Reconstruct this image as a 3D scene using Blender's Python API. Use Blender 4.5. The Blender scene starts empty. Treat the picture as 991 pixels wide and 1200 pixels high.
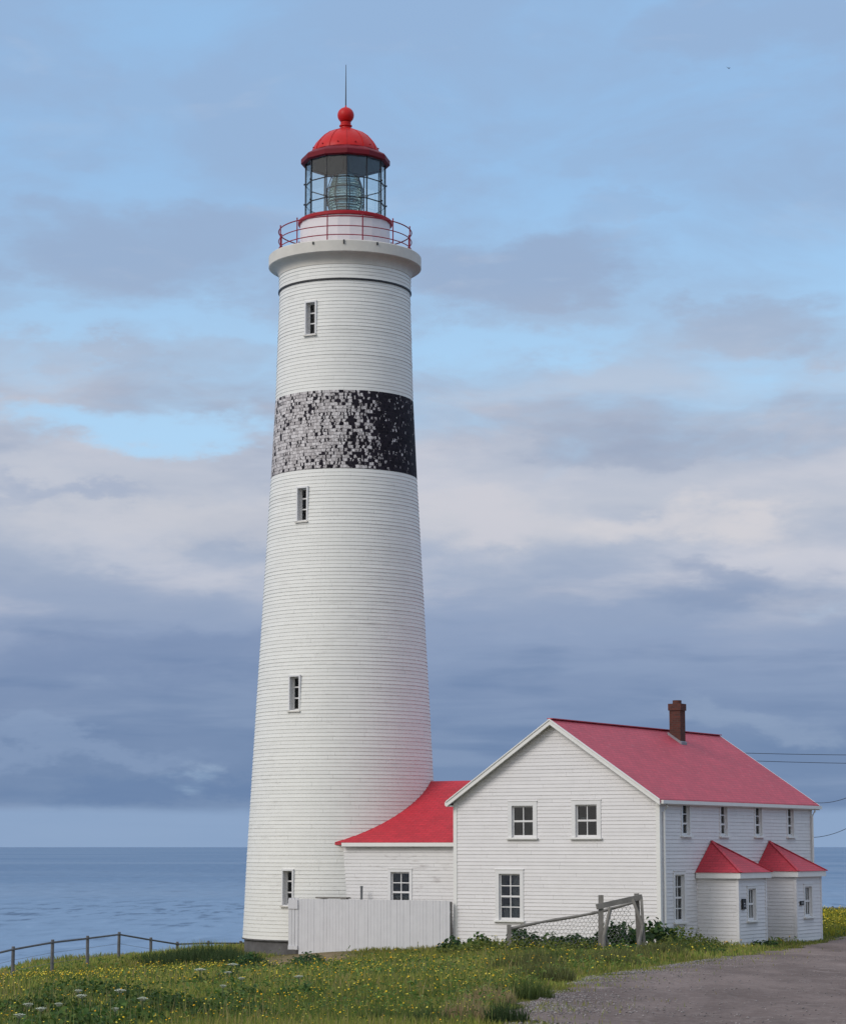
import bpy, math, random
import numpy as np
from mathutils import Vector

R = math.radians
PI = math.pi
rng = np.random.default_rng(7)
random.seed(7)
SC = bpy.context.scene
COL = SC.collection

# ------------------------------------------------------------------ camera, light, exposure
EYE = 3.87
cam_d = bpy.data.cameras.new('camera')
cam = bpy.data.objects.new('camera', cam_d)
COL.objects.link(cam)
cam.location = (0, 0, EYE)
cam.rotation_euler = (R(90) + math.atan(392 / 2800), 0, 0)
cam_d.sensor_fit = 'VERTICAL'
cam_d.sensor_height = 36
cam_d.lens = 84
cam_d.clip_start = 0.5
cam_d.clip_end = 200000
SC.camera = cam

SUN_DIR = Vector((-0.74, -0.60, 0.66)).normalized()     # towards the sun
SUN_EL = math.asin(SUN_DIR.z)
SUN_AZ = math.atan2(SUN_DIR.x, SUN_DIR.y)
sun_d = bpy.data.lights.new('sun', 'SUN')
sun_d.energy = 1.35
sun_d.angle = R(24)
sun_d.color = (1.0, 0.955, 0.90)
sun = bpy.data.objects.new('sun', sun_d)
COL.objects.link(sun)
sun.rotation_euler = SUN_DIR.to_track_quat('Z', 'Y').to_euler()

SC.view_settings.view_transform = 'Standard'
SC.view_settings.look = 'None'
SC.view_settings.gamma = 1
SC.view_settings.use_curve_mapping = False
SC.view_settings.exposure = 0.15
SC.cycles.max_bounces = 8
SC.cycles.transparent_max_bounces = 16


def lin(r, g, b):
    def f(c):
        c /= 255
        return c / 12.92 if c <= 0.04045 else ((c + 0.055) / 1.055) ** 2.4
    return (f(r), f(g), f(b), 1)


class NT:
    """small helper round a node tree"""
    def __init__(s, tree):
        s.t = tree
        s.n = tree.nodes
        s.l = tree.links

    def node(s, typ, **kw):
        n = s.n.new(typ)
        for k, v in kw.items():
            setattr(n, k, v)
        return n

    def put(s, sock, v):
        if v is None:
            return
        if isinstance(v, bpy.types.NodeSocket):
            s.l.new(v, sock)
        else:
            sock.default_value = v

    def math(s, op, a, b=None, c=None, clamp=False):
        n = s.node('ShaderNodeMath', operation=op, use_clamp=clamp)
        s.put(n.inputs[0], a); s.put(n.inputs[1], b); s.put(n.inputs[2], c)
        return n.outputs[0]

    def vmath(s, op, a, b=None):
        n = s.node('ShaderNodeVectorMath', operation=op)
        s.put(n.inputs[0], a); s.put(n.inputs[1], b)
        return n.outputs[0]

    def step(s, x, lo, hi, a=0.0, b=1.0):
        n = s.node('ShaderNodeMapRange', interpolation_type='SMOOTHSTEP')
        s.put(n.inputs[0], x); s.put(n.inputs[1], lo); s.put(n.inputs[2], hi); s.put(n.inputs[3], a); s.put(n.inputs[4], b)
        return n.outputs[0]

    def mix(s, f, a, b, blend='MIX'):
        n = s.node('ShaderNodeMix', data_type='RGBA', blend_type=blend)
        s.put(n.inputs[0], f); s.put(n.inputs[6], a); s.put(n.inputs[7], b)
        return n.outputs[2]

    def noise(s, vec, scale=5.0, detail=4.0, rough=0.5, dist=0.0):
        n = s.node('ShaderNodeTexNoise')
        s.put(n.inputs['Vector'], vec)
        n.inputs['Scale'].default_value = scale
        n.inputs['Detail'].default_value = detail
        n.inputs['Roughness'].default_value = rough
        n.inputs['Distortion'].default_value = dist
        return n.outputs[0]

    def scale(s, vec, v):
        return s.vmath('MULTIPLY', vec, v)

    def ramp(s, fac, stops):
        n = s.node('ShaderNodeValToRGB')
        e = n.color_ramp.elements
        while len(e) > 1:
            e.remove(e[-1])
        e[0].position, e[0].color = stops[0]
        for p, c in stops[1:]:
            k = e.new(p); k.color = c
        s.put(n.inputs[0], fac)
        return n.outputs[0]


# ------------------------------------------------------------------ sky
def make_world():
    w = bpy.data.worlds.new('World')
    SC.world = w
    w.use_nodes = True
    T = NT(w.node_tree)
    T.n.clear()
    out = T.node('ShaderNodeOutputWorld')
    bg = T.node('ShaderNodeBackground')
    T.l.new(bg.outputs[0], out.inputs[0])
    sky = T.node('ShaderNodeTexSky', sky_type='NISHITA')
    sky.sun_disc = False
    sky.sun_elevation = SUN_EL
    sky.sun_rotation = SUN_AZ
    sky.altitude = 0
    sky.air_density = 1.0
    sky.dust_density = 1.5
    sky.ozone_density = 1.0
    tc = T.node('ShaderNodeTexCoord')
    d = tc.outputs['Generated']
    sep = T.node('ShaderNodeSeparateXYZ')
    T.l.new(d, sep.inputs[0])
    x, y, z = sep.outputs
    el = T.math('MULTIPLY', T.math('ARCSINE', z), 180 / PI)
    az = T.math('MULTIPLY', T.math('ARCTAN2', x, y), 180 / PI)
    elp = T.math('MAXIMUM', el, 0.0)
    # drifting cloud noises (in direction space, flattened towards the horizon)
    n1 = T.noise(T.scale(d, (7, 7, 19)), 1.0, 7, 0.55, 0.5)
    n2 = T.noise(T.scale(d, (16, 16, 50)), 1.0, 6, 0.55, 0.35)
    n3 = T.noise(T.scale(d, (5, 5, 60)), 1.3, 6, 0.55, 0.3)
    nd = T.math('ADD', T.math('MULTIPLY', T.math('SUBTRACT', n1, 0.5), 0.75), T.math('MULTIPLY', T.math('SUBTRACT', n2, 0.5), 0.5))

    # ragged edges: the patches are looked up through drifting noise
    wa = T.noise(T.scale(d, (11, 11, 26)), 1.0, 5, 0.6)
    wb = T.noise(T.vmath('ADD', T.scale(d, (14, 14, 34)), (5.2, 1.3, 8.8)), 1.0, 6, 0.62)
    azw = T.math('ADD', az, T.math('MULTIPLY', T.math('SUBTRACT', wa, 0.5), 11.0))
    elw = T.math('ADD', el, T.math('MULTIPLY', T.math('SUBTRACT', wb, 0.5), 3.6))
    clear = T.mix(1.0, sky.outputs[0], (SKYK[0], SKYK[1], SKYK[2], 1), 'MULTIPLY')
    # clear air is paler low down
    pale = T.step(el, 9, 17)
    clear = T.mix(pale, T.mix(0.80, clear, lin(172, 211, 243)), T.mix(0.72, clear, lin(152, 194, 236)))

    # body colour of the overcast bank by height
    e2 = T.math('ADD', elp, T.math('MULTIPLY', nd, 3.0))
    f = T.math('DIVIDE', e2, 20.0, clamp=True)
    bank = T.ramp(f, [(0.0, lin(124, 145, 174)), (0.045, lin(116, 138, 170)), (0.10, lin(110, 132, 165)), (0.17, lin(118, 138, 170)),
                      (0.25, lin(136, 153, 182)), (0.33, lin(158, 170, 191)), (0.40, lin(180, 186, 199)), (0.46, lin(174, 182, 198)),
                      (0.52, lin(158, 170, 191)), (0.60, lin(156, 171, 194)), (0.70, lin(145, 167, 197)), (1.0, lin(142, 168, 202))])
    # lumps: lit crowns and shaded bases
    l1 = T.noise(T.vmath('ADD', T.scale(d, (9, 9, 36)), (3.1, 7.7, 1.9)), 0.9, 6, 0.54, 0.15)
    midband = T.math('MULTIPLY', T.step(el, 4.0, 6.5), T.step(el, 13.0, 9.5))
    bank = T.mix(T.math('MULTIPLY', T.math('MULTIPLY', T.step(l1, 0.46, 0.72), 0.80), midband), bank, lin(197, 198, 207))
    bank = T.mix(T.math('MULTIPLY', T.math('MULTIPLY', T.step(l1, 0.50, 0.28), 0.65), midband), bank, lin(138, 154, 180))
    # thin paler streaks lower down
    st = T.math('MULTIPLY', T.step(n3, 0.50, 0.70), T.step(el, 7, 4))
    bank = T.mix(T.math('MULTIPLY', st, 0.40), bank, lin(138, 156, 184))
    l2 = T.math('MULTIPLY', T.step(T.noise(T.scale(d, (20, 20, 120)), 0.6, 4, 0.5, 0.2), 0.52, 0.28), T.step(el, 7, 4))
    bank = T.mix(T.math('MULTIPLY', l2, 0.55), bank, lin(98, 122, 158))
    st2 = T.step(n2, 0.56, 0.75)
    bank = T.mix(T.math('MULTIPLY', T.math('MULTIPLY', st2, T.step(el, 4, 7)), 0.25), bank, lin(184, 190, 204))

    def blob(a0, e0, ra, re, lo=0.15, hi=0.95, k=1.2):
        da = T.math('DIVIDE', T.math('SUBTRACT', azw, a0), ra)
        de = T.math('DIVIDE', T.math('SUBTRACT', elw, e0), re)
        q = T.math('ADD', T.math('MULTIPLY', da, da), T.math('MULTIPLY', de, de))
        g = T.math('EXPONENT', T.math('MULTIPLY', q, -1.0))
        front = T.step(y, 0.0, 0.3)
        return T.math('MULTIPLY', T.step(T.math('ADD', g, T.math('MULTIPLY', nd, k)), lo, hi), front)

    # how much of the clear blue is covered
    cov = T.step(T.math('ADD', el, T.math('MULTIPLY', nd, 9.0)), 12.2, 9.2)
    hn = T.noise(T.vmath('ADD', T.scale(d, (7, 7, 17)), (2.2, 9.1, 4.4)), 1.0, 6, 0.58, 0.4)
    cov = T.math('MAXIMUM', cov, T.math('MULTIPLY', T.step(hn, 0.34, 0.62), 0.72))
    for a0, e0, ra, re, amt in COVER:
        cov = T.math('MAXIMUM', cov, T.math('MULTIPLY', blob(a0, e0, ra, re), amt))
    for a0, e0, ra, re, amt in GAPS:
        cov = T.math('MULTIPLY', cov, T.math('SUBTRACT', 1.0, T.math('MULTIPLY', blob(a0, e0, ra, re), amt)))
    for a0, e0, ra, re, amt, c in LIGHTS:
        bank = T.mix(T.math('MULTIPLY', blob(a0, e0, ra, re), amt), bank, lin(*c))
    col = T.mix(cov, clear, bank)
    # pale strip on the horizon itself
    hz = T.math('MULTIPLY', T.step(T.math('ADD', el, T.math('MULTIPLY', nd, 0.6)), 1.05, 0.75), 0.8)
    col = T.mix(hz, col, lin(136, 160, 192))
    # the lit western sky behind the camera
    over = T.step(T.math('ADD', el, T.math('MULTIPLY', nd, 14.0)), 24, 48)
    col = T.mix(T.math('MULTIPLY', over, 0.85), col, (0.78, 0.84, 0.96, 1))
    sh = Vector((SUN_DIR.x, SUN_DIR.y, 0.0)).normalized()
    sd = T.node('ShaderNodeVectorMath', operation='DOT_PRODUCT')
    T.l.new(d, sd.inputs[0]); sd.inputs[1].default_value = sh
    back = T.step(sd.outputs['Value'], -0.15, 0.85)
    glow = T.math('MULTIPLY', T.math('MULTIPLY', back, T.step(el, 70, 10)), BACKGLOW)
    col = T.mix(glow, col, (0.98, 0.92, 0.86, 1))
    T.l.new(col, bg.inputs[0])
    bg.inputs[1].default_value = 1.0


SKYK = (0.10, 0.10, 0.10)
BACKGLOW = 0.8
# cloud patches: azimuth, elevation, half widths in degrees, amount
COVER = [(-7.0, 14.2, 5.6, 1.3, 0.95), (-3.0, 13.4, 2.0, 0.9, 0.7), (-7.0, 17.6, 4.5, 1.2, 0.5), (2.6, 13.7, 5.4, 1.15, 1.0), (8.0, 19.2, 3.2, 1.3, 0.8),
         (8.5, 12.2, 3.0, 1.0, 0.9), (-6.5, 11.3, 2.4, 0.5, 0.8), (4.5, 16.0, 1.8, 0.5, 0.5), (-2.0, 18.5, 2.5, 0.8, 0.45), (5.5, 15.0, 2.0, 0.4, 0.45)]
GAPS = [(-6.6, 9.9, 2.4, 0.6, 0.95), (2.5, 11.9, 3.2, 0.65, 0.95), (-8.0, 12.2, 2.5, 0.5, 0.8), (-5.0, 12.4, 2.0, 0.4, 0.7), (-5.6, 9.6, 1.6, 0.5, 0.9), (-8, 15.9, 3.0, 0.5, 0.6)]
LIGHTS = [(6.6, 7.7, 3.2, 0.7, 0.85, (203, 201, 206)), (1.2, 7.7, 1.6, 0.6, 0.7, (193, 194, 205)), (-7.3, 7.2, 2.6, 0.7, 0.65, (185, 190, 203)),
          (-9.3, 8.9, 1.8, 0.5, 0.7, (185, 190, 202)), (8.3, 2.9, 2.4, 0.4, 0.5, (140, 158, 184)),
          (-6, 4.4, 5.0, 0.9, 0.5, (108, 129, 164)), (7.5, 6.2, 2.6, 0.5, 0.6, (128, 146, 176)), (5.5, 9.7, 4.5, 0.6, 0.6, (150, 162, 184)), (-7.5, 8.4, 2.6, 0.35, 0.5, (142, 158, 186)),
          (-8.5, 2.3, 3.5, 0.35, 0.5, (134, 154, 184)), (-6.0, 1.3, 5.0, 0.35, 0.6, (98, 123, 160)), (0.0, 7.6, 12.0, 0.75, 0.45, (197, 197, 203))]
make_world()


# ------------------------------------------------------------------ mesh building
class MB:
    def __init__(s):
        s.v = []
        s.f = []

    def add(s, verts, faces):
        o = len(s.v)
        s.v.extend([tuple(map(float, p)) for p in verts])
        s.f.extend([tuple(i + o for i in q) for q in faces])

    def quad(s, a, b, c, d):
        s.add([a, b, c, d], [(0, 1, 2, 3)])

    def hexa(s, P):
        """eight corners: bottom four counter-clockwise, then the top four"""
        s.add(P, [(3, 2, 1, 0), (4, 5, 6, 7), (0, 1, 5, 4), (1, 2, 6, 5), (2, 3, 7, 6), (3, 0, 4, 7)])

    def box(s, x0, x1, y0, y1, z0, z1):
        s.hexa([(x0, y0, z0), (x1, y0, z0), (x1, y1, z0), (x0, y1, z0), (x0, y0, z1), (x1, y0, z1), (x1, y1, z1), (x0, y1, z1)])

    def bar(s, p, q, w, h, up=(0, 0, 1)):
        p = Vector(p); q = Vector(q)
        d = (q - p).normalized()
        up = Vector(up)
        if abs(d.dot(up)) > 0.98:
            up = Vector((0, 1, 0))
        a = d.cross(up).normalized() * (w / 2)
        b = a.cross(d).normalized() * (h / 2)
        s.hexa([p - a - b, p + a - b, p + a + b, p - a + b, q - a - b, q + a - b, q + a + b, q - a + b])

    def tube(s, pts, rad, n=8):
        pts = [Vector(p) for p in pts]
        rad = rad if isinstance(rad, (list, tuple)) else [rad] * len(pts)
        rings = []
        for i, p in enumerate(pts):
            d = (pts[min(i + 1, len(pts) - 1)] - pts[max(i - 1, 0)]).normalized()
            up = Vector((0, 0, 1)) if abs(d.z) < 0.95 else Vector((1, 0, 0))
            a = d.cross(up).normalized()
            b = a.cross(d)
            rings.append([p + (a * math.cos(2 * PI * k / n) + b * math.sin(2 * PI * k / n)) * rad[i] for k in range(n)])
        vs = [v for r in rings for v in r]
        fs = []
        for i in range(len(pts) - 1):
            for k in range(n):
                k2 = (k + 1) % n
                fs.append((i * n + k, i * n + k2, (i + 1) * n + k2, (i + 1) * n + k))
        fs.append(tuple(range(n))[::-1])
        fs.append(tuple((len(pts) - 1) * n + k for k in range(n)))
        s.add(vs, fs)

    def lathe(s, prof, n=96, a0=0.0, cap=False):
        """prof: list of (radius, z) from bottom to top"""
        vs = []
        for r, z in prof:
            for k in range(n):
                t = a0 + 2 * PI * k / n
                vs.append((r * math.sin(t), -r * math.cos(t), z))
        fs = []
        for i in range(len(prof) - 1):
            for k in range(n):
                k2 = (k + 1) % n
                fs.append((i * n + k, i * n + k2, (i + 1) * n + k2, (i + 1) * n + k))
        if cap:
            fs.append(tuple(range(n))[::-1])
            fs.append(tuple((len(prof) - 1) * n + k for k in range(n)))
        s.add(vs, fs)

    def build(s, name, mat, parent=None, smooth=False):
        me = bpy.data.meshes.new(name)
        me.from_pydata(s.v, [], s.f)
        me.update()
        if smooth:
            me.shade_smooth()
        me.materials.append(mat)
        o = bpy.data.objects.new(name, me)
        COL.objects.link(o)
        if parent is not None:
            o.parent = parent
        return o


def np_mesh(name, V, F, mat, cols=None, parent=None, smooth=False):
    """fast mesh from arrays; F is (n,3) or (n,4); cols per vertex rgb"""
    me = bpy.data.meshes.new(name)
    k = F.shape[1]
    me.vertices.add(len(V)); me.vertices.foreach_set('co', V.astype(np.float32).ravel())
    me.loops.add(F.size); me.loops.foreach_set('vertex_index', F.astype(np.int32).ravel())
    me.polygons.add(len(F))
    me.polygons.foreach_set('loop_start', np.arange(0, F.size, k, dtype=np.int32))
    me.polygons.foreach_set('loop_total', np.full(len(F), k, dtype=np.int32))
    me.update(calc_edges=True)
    if cols is not None:
        at = me.color_attributes.new('tint', 'FLOAT_COLOR', 'POINT')
        c = np.ones((len(V), 4), np.float32); c[:, :3] = cols
        at.data.foreach_set('color', c.ravel())
    if smooth:
        me.shade_smooth()
    me.materials.append(mat)
    o = bpy.data.objects.new(name, me)
    COL.objects.link(o)
    if parent is not None:
        o.parent = parent
    return o


def tag(o, label=None, cat=None, group=None, kind=None):
    if label: o['label'] = label
    if cat: o['category'] = cat
    if group: o['group'] = group
    if kind: o['kind'] = kind
    return o


def empty(name, loc, rz=0.0, label=None, cat=None, group=None):
    o = bpy.data.objects.new(name, None)
    o.empty_display_size = 0.3
    COL.objects.link(o)
    o.location = loc
    o.rotation_euler = (0, 0, rz)
    return tag(o, label, cat, group)


def copy_tree(o, parent=None):
    c = o.copy()
    COL.objects.link(c)
    if parent is not None:
        c.parent = parent
    for ch in list(o.children):
        copy_tree(ch, c)
    return c


# ------------------------------------------------------------------ materials
def mat_new(name):
    m = bpy.data.materials.new(name)
    m.use_nodes = True
    T = NT(m.node_tree)
    T.n.clear()
    out = T.node('ShaderNodeOutputMaterial')
    b = T.node('ShaderNodeBsdfPrincipled')
    T.l.new(b.outputs[0], out.inputs[0])
    return m, T, b, out


def obj_co(T):
    return T.node('ShaderNodeTexCoord').outputs['Object']


def bump(T, b, h, strength=0.3, dist=0.02):
    n = T.node('ShaderNodeBump')
    n.inputs['Strength'].default_value = strength
    n.inputs['Distance'].default_value = dist
    T.put(n.inputs['Height'], h)
    T.l.new(n.outputs[0], b.inputs['Normal'])


def m_paint(name, c, rough=0.55, var=0.10, dirt=0.0, dirt_c=(0.2, 0.18, 0.15, 1), stretch=(1, 1, 8), sc=1.6, spec=0.4, boards=None):
    m, T, b, _ = mat_new(name)
    co = obj_co(T)
    n = T.noise(co, 2.3, 6, 0.65)
    k = T.step(n, 0.3, 0.75, 1 - var, 1.0)
    if boards:
        # every board weathers a little differently; butt joints here and there
        pitch, z0, rnd = boards
        sp = T.node('ShaderNodeSeparateXYZ'); T.l.new(co, sp.inputs[0])
        if rnd:
            al = T.math('MULTIPLY', T.math('ARCTAN2', sp.outputs[0], T.math('MULTIPLY', sp.outputs[1], -1.0)), 3.2)
        else:
            al = T.math('ADD', sp.outputs[0], sp.outputs[1])
        row = T.math('FLOOR', T.math('DIVIDE', T.math('SUBTRACT', sp.outputs[2], z0), pitch))
        w1 = T.node('ShaderNodeTexWhiteNoise', noise_dimensions='1D'); T.l.new(row, w1.inputs['W'])
        xf = T.math('ADD', T.math('DIVIDE', al, 3.1), T.math('MULTIPLY', w1.outputs[0], 9.0))
        w2 = T.node('ShaderNodeTexWhiteNoise', noise_dimensions='2D')
        cv = T.node('ShaderNodeCombineXYZ'); T.put(cv.inputs[0], T.math('FLOOR', xf)); T.put(cv.inputs[1], row)
        T.l.new(cv.outputs[0], w2.inputs['Vector'])
        k = T.math('MULTIPLY', k, T.math('MULTIPLY_ADD', w2.outputs[0], 0.05, 0.95))
        joint = T.math('MULTIPLY', T.math('LESS_THAN', T.math('FRACT', xf), 0.006), T.math('GREATER_THAN', w2.outputs[0], 0.3))
        k = T.math('MULTIPLY', k, T.math('MULTIPLY_ADD', joint, -0.22, 1.0))
    cc = T.node('ShaderNodeCombineXYZ')
    for i in range(3):
        T.put(cc.inputs[i], T.math('MULTIPLY', k, c[i]))
    col = cc.outputs[0]
    if dirt > 0:
        s = T.noise(T.scale(co, stretch), sc, 7, 0.62)
        s2 = T.noise(co, 0.55, 3, 0.5)
        d = T.math('MULTIPLY', T.step(T.math('ADD', s, T.math('MULTIPLY', T.math('SUBTRACT', s2, 0.5), 0.35)), 0.57, 0.72), dirt)
        col = T.mix(d, col, dirt_c)
    T.l.new(col, b.inputs['Base Color'])
    b.inputs['Roughness'].default_value = rough
    b.inputs['Specular IOR Level'].default_value = spec
    return m


M = {}
M['tower_white'] = m_paint('tower_white_paint', (0.735, 0.725, 0.68), 0.6, 0.05, 0.30, (0.42, 0.40, 0.37, 1), (1.0, 1.0, 7.0), 1.5, boards=(0.14, 0.47, True))
M['house_white'] = m_paint('house_white_paint', (0.72, 0.70, 0.695), 0.6, 0.05, 0.22, (0.44, 0.42, 0.41, 1), (1.0, 1.0, 7.0), 1.5, boards=(0.127, 0.30, False))
M['link_white'] = m_paint('link_white_paint', (0.70, 0.685, 0.675), 0.6, 0.06, 0.55, (0.36, 0.33, 0.32, 1), (1.0, 1.0, 5.0), 1.8, boards=(0.127, 0.10, False))
M['trim_white'] = m_paint('trim_white_paint', (0.74, 0.73, 0.70), 0.5, 0.06)
M['sash_white'] = m_paint('sash_white_paint', (0.70, 0.69, 0.68), 0.5, 0.06)
M['cornice'] = m_paint('cornice_paint', (0.60, 0.57, 0.51), 0.65, 0.10, 0.35, (0.36, 0.32, 0.27, 1), (1, 1, 2), 1.3)
M['parapet'] = m_paint('parapet_white_paint', (0.69, 0.64, 0.65), 0.5, 0.06, 0.15)
M['red_metal'] = m_paint('red_metal_paint', (0.52, 0.011, 0.010), 0.45, 0.15, spec=0.25)
M['rail_red'] = m_paint('rail_red_paint', (0.26, 0.010, 0.030), 0.5, 0.15, spec=0.25)
M['rim_red'] = m_paint('rim_red_paint', (0.34, 0.010, 0.018), 0.5, 0.15, spec=0.25)
M['dark_red'] = m_paint('dark_red_paint', (0.16, 0.006, 0.014), 0.55, 0.15, spec=0.2)
M['black_metal'] = m_paint('black_metal', (0.018, 0.018, 0.022), 0.45, 0.2)
M['grey_metal'] = m_paint('grey_metal', (0.16, 0.165, 0.17), 0.5, 0.2)
M['black'] = m_paint('black_sign_and_backing', (0.012, 0.012, 0.014), 0.4, 0.1)
M['mark'] = m_paint('pale_marking', (0.6, 0.6, 0.62), 0.5, 0.05)
M['board'] = m_paint('weathered_white_board', (0.59, 0.585, 0.60), 0.7, 0.08, 0.40, (0.42, 0.41, 0.41, 1), (6, 6, 0.5), 1.6)
M['old_wood'] = m_paint('grey_weathered_timber', (0.24, 0.225, 0.205), 0.85, 0.35, 0.6, (0.10, 0.09, 0.08, 1), (9, 9, 1.2), 1.5)
M['wire'] = m_paint('galvanised_wire', (0.20, 0.20, 0.20), 0.5, 0.2)
M['found'] = m_paint('grey_foundation', (0.13, 0.125, 0.125), 0.9, 0.35, 0.5, (0.07, 0.065, 0.06, 1), (1, 1, 1), 2.0)
M['lead'] = m_paint('lead_flashing', (0.25, 0.25, 0.28), 0.5, 0.2)
M['curtain'] = m_paint('pale_curtain', (0.30, 0.29, 0.28), 0.9, 0.15)
M['bird'] = m_paint('gull_feather', (0.08, 0.08, 0.09), 0.8, 0.1)
M['cable'] = m_paint('black_cable', (0.02, 0.02, 0.022), 0.6, 0.1)


def m_roof(name, c, faded, amt):
    m, T, b, _ = mat_new(name)
    co = obj_co(T)
    n = T.noise(co, 0.9, 7, 0.65)
    col = T.mix(T.step(n, 0.35, 0.7), (c[0] * 0.86, c[1] * 0.86, c[2] * 0.86, 1), (c[0], c[1], c[2], 1))
    s = T.noise(T.scale(co, (1.0, 2.5, 6.0)), 1.4, 7, 0.7)
    col = T.mix(T.math('MULTIPLY', T.step(s, 0.58, 0.75), amt), col, faded)
    br = T.node('ShaderNodeTexBrick')
    uv = T.node('ShaderNodeUVMap')
    T.l.new(uv.outputs[0], br.inputs['Vector'])
    br.inputs['Scale'].default_value = 1.0
    br.inputs['Brick Width'].default_value = 0.33
    br.inputs['Row Height'].default_value = 0.14
    br.inputs['Mortar Size'].default_value = 0.012
    br.inputs['Mortar Smooth'].default_value = 0.4
    br.inputs['Color1'].default_value = (1, 1, 1, 1)
    br.inputs['Color2'].default_value = (0.84, 0.84, 0.85, 1)
    br.inputs['Mortar'].default_value = (0.62, 0.62, 0.62, 1)
    col = T.mix(1.0, col, br.outputs[0], 'MULTIPLY')
    T.l.new(col, b.inputs['Base Color'])
    b.inputs['Roughness'].default_value = 0.62
    bump(T, b, T.math('SUBTRACT', 1.0, br.outputs[1]), 0.5, 0.012)
    return m


M['roof_main'] = m_roof('red_shingle_faded_sheen', (0.55, 0.062, 0.090), (0.62, 0.24, 0.26, 1), 0.65)  # paler than the link roof: grazing sky sheen mixed into the faded colour
M['roof_link'] = m_roof('red_shingle_link', (0.54, 0.022, 0.038), (0.55, 0.06, 0.07, 1), 0.4)
M['roof_porch'] = m_roof('red_shingle_porch', (0.50, 0.030, 0.050), (0.52, 0.12, 0.13, 1), 0.5)


def m_glass(name, tint):
    m, T, b, out = mat_new(name)
    T.n.remove(b)
    tr = T.node('ShaderNodeBsdfTransparent'); tr.inputs[0].default_value = tint
    gl = T.node('ShaderNodeBsdfGlossy'); gl.inputs['Roughness'].default_value = 0.03
    ge = T.node('ShaderNodeNewGeometry')
    dt = T.node('ShaderNodeVectorMath', operation='DOT_PRODUCT')
    T.l.new(ge.outputs['Normal'], dt.inputs[0]); T.l.new(ge.outputs['Incoming'], dt.inputs[1])
    q = T.math('POWER', T.math('SUBTRACT', 1.0, T.math('ABSOLUTE', dt.outputs['Value']), clamp=True), 5.0)
    fr = T.math('MULTIPLY_ADD', q, 0.90, 0.045)
    mx = T.node('ShaderNodeMixShader')
    T.l.new(fr, mx.inputs[0]); T.l.new(tr.outputs[0], mx.inputs[1]); T.l.new(gl.outputs[0], mx.inputs[2])
    T.l.new(mx.outputs[0], out.inputs[0])
    return m


M['glass'] = m_glass('window_glass', (0.66, 0.69, 0.70, 1))
M['lantern_glass'] = m_glass('lantern_glass', (0.965, 0.98, 0.975, 1))


def m_lens():
    m, T, b, _ = mat_new('lens_glass')
    b.inputs['Base Color'].default_value = (0.62, 0.80, 0.76, 1)
    b.inputs['Roughness'].default_value = 0.06
    b.inputs['Transmission Weight'].default_value = 0.8
    b.inputs['IOR'].default_value = 1.5
    return m


M['lens'] = m_lens()


def m_brick():
    m, T, b, _ = mat_new('chimney_brick')
    co = obj_co(T)
    s = T.node('ShaderNodeSeparateXYZ'); T.l.new(co, s.inputs[0])
    c = T.node('ShaderNodeCombineXYZ')
    T.put(c.inputs[0], T.math('ADD', s.outputs[0], s.outputs[1])); T.put(c.inputs[1], s.outputs[2])
    br = T.node('ShaderNodeTexBrick')
    T.l.new(c.outputs[0], br.inputs['Vector'])
    br.inputs['Scale'].default_value = 1.0
    br.inputs['Brick Width'].default_value = 0.21
    br.inputs['Row Height'].default_value = 0.073
    br.inputs['Mortar Size'].default_value = 0.008
    br.inputs['Color1'].default_value = (0.105, 0.028, 0.018, 1)
    br.inputs['Color2'].default_value = (0.060, 0.019, 0.014, 1)
    br.inputs['Mortar'].default_value = (0.07, 0.045, 0.038, 1)
    T.l.new(br.outputs[0], b.inputs['Base Color'])
    b.inputs['Roughness'].default_value = 0.9
    bump(T, b, br.outputs[1], -0.4, 0.01)
    return m


M['brick'] = m_brick()


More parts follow.
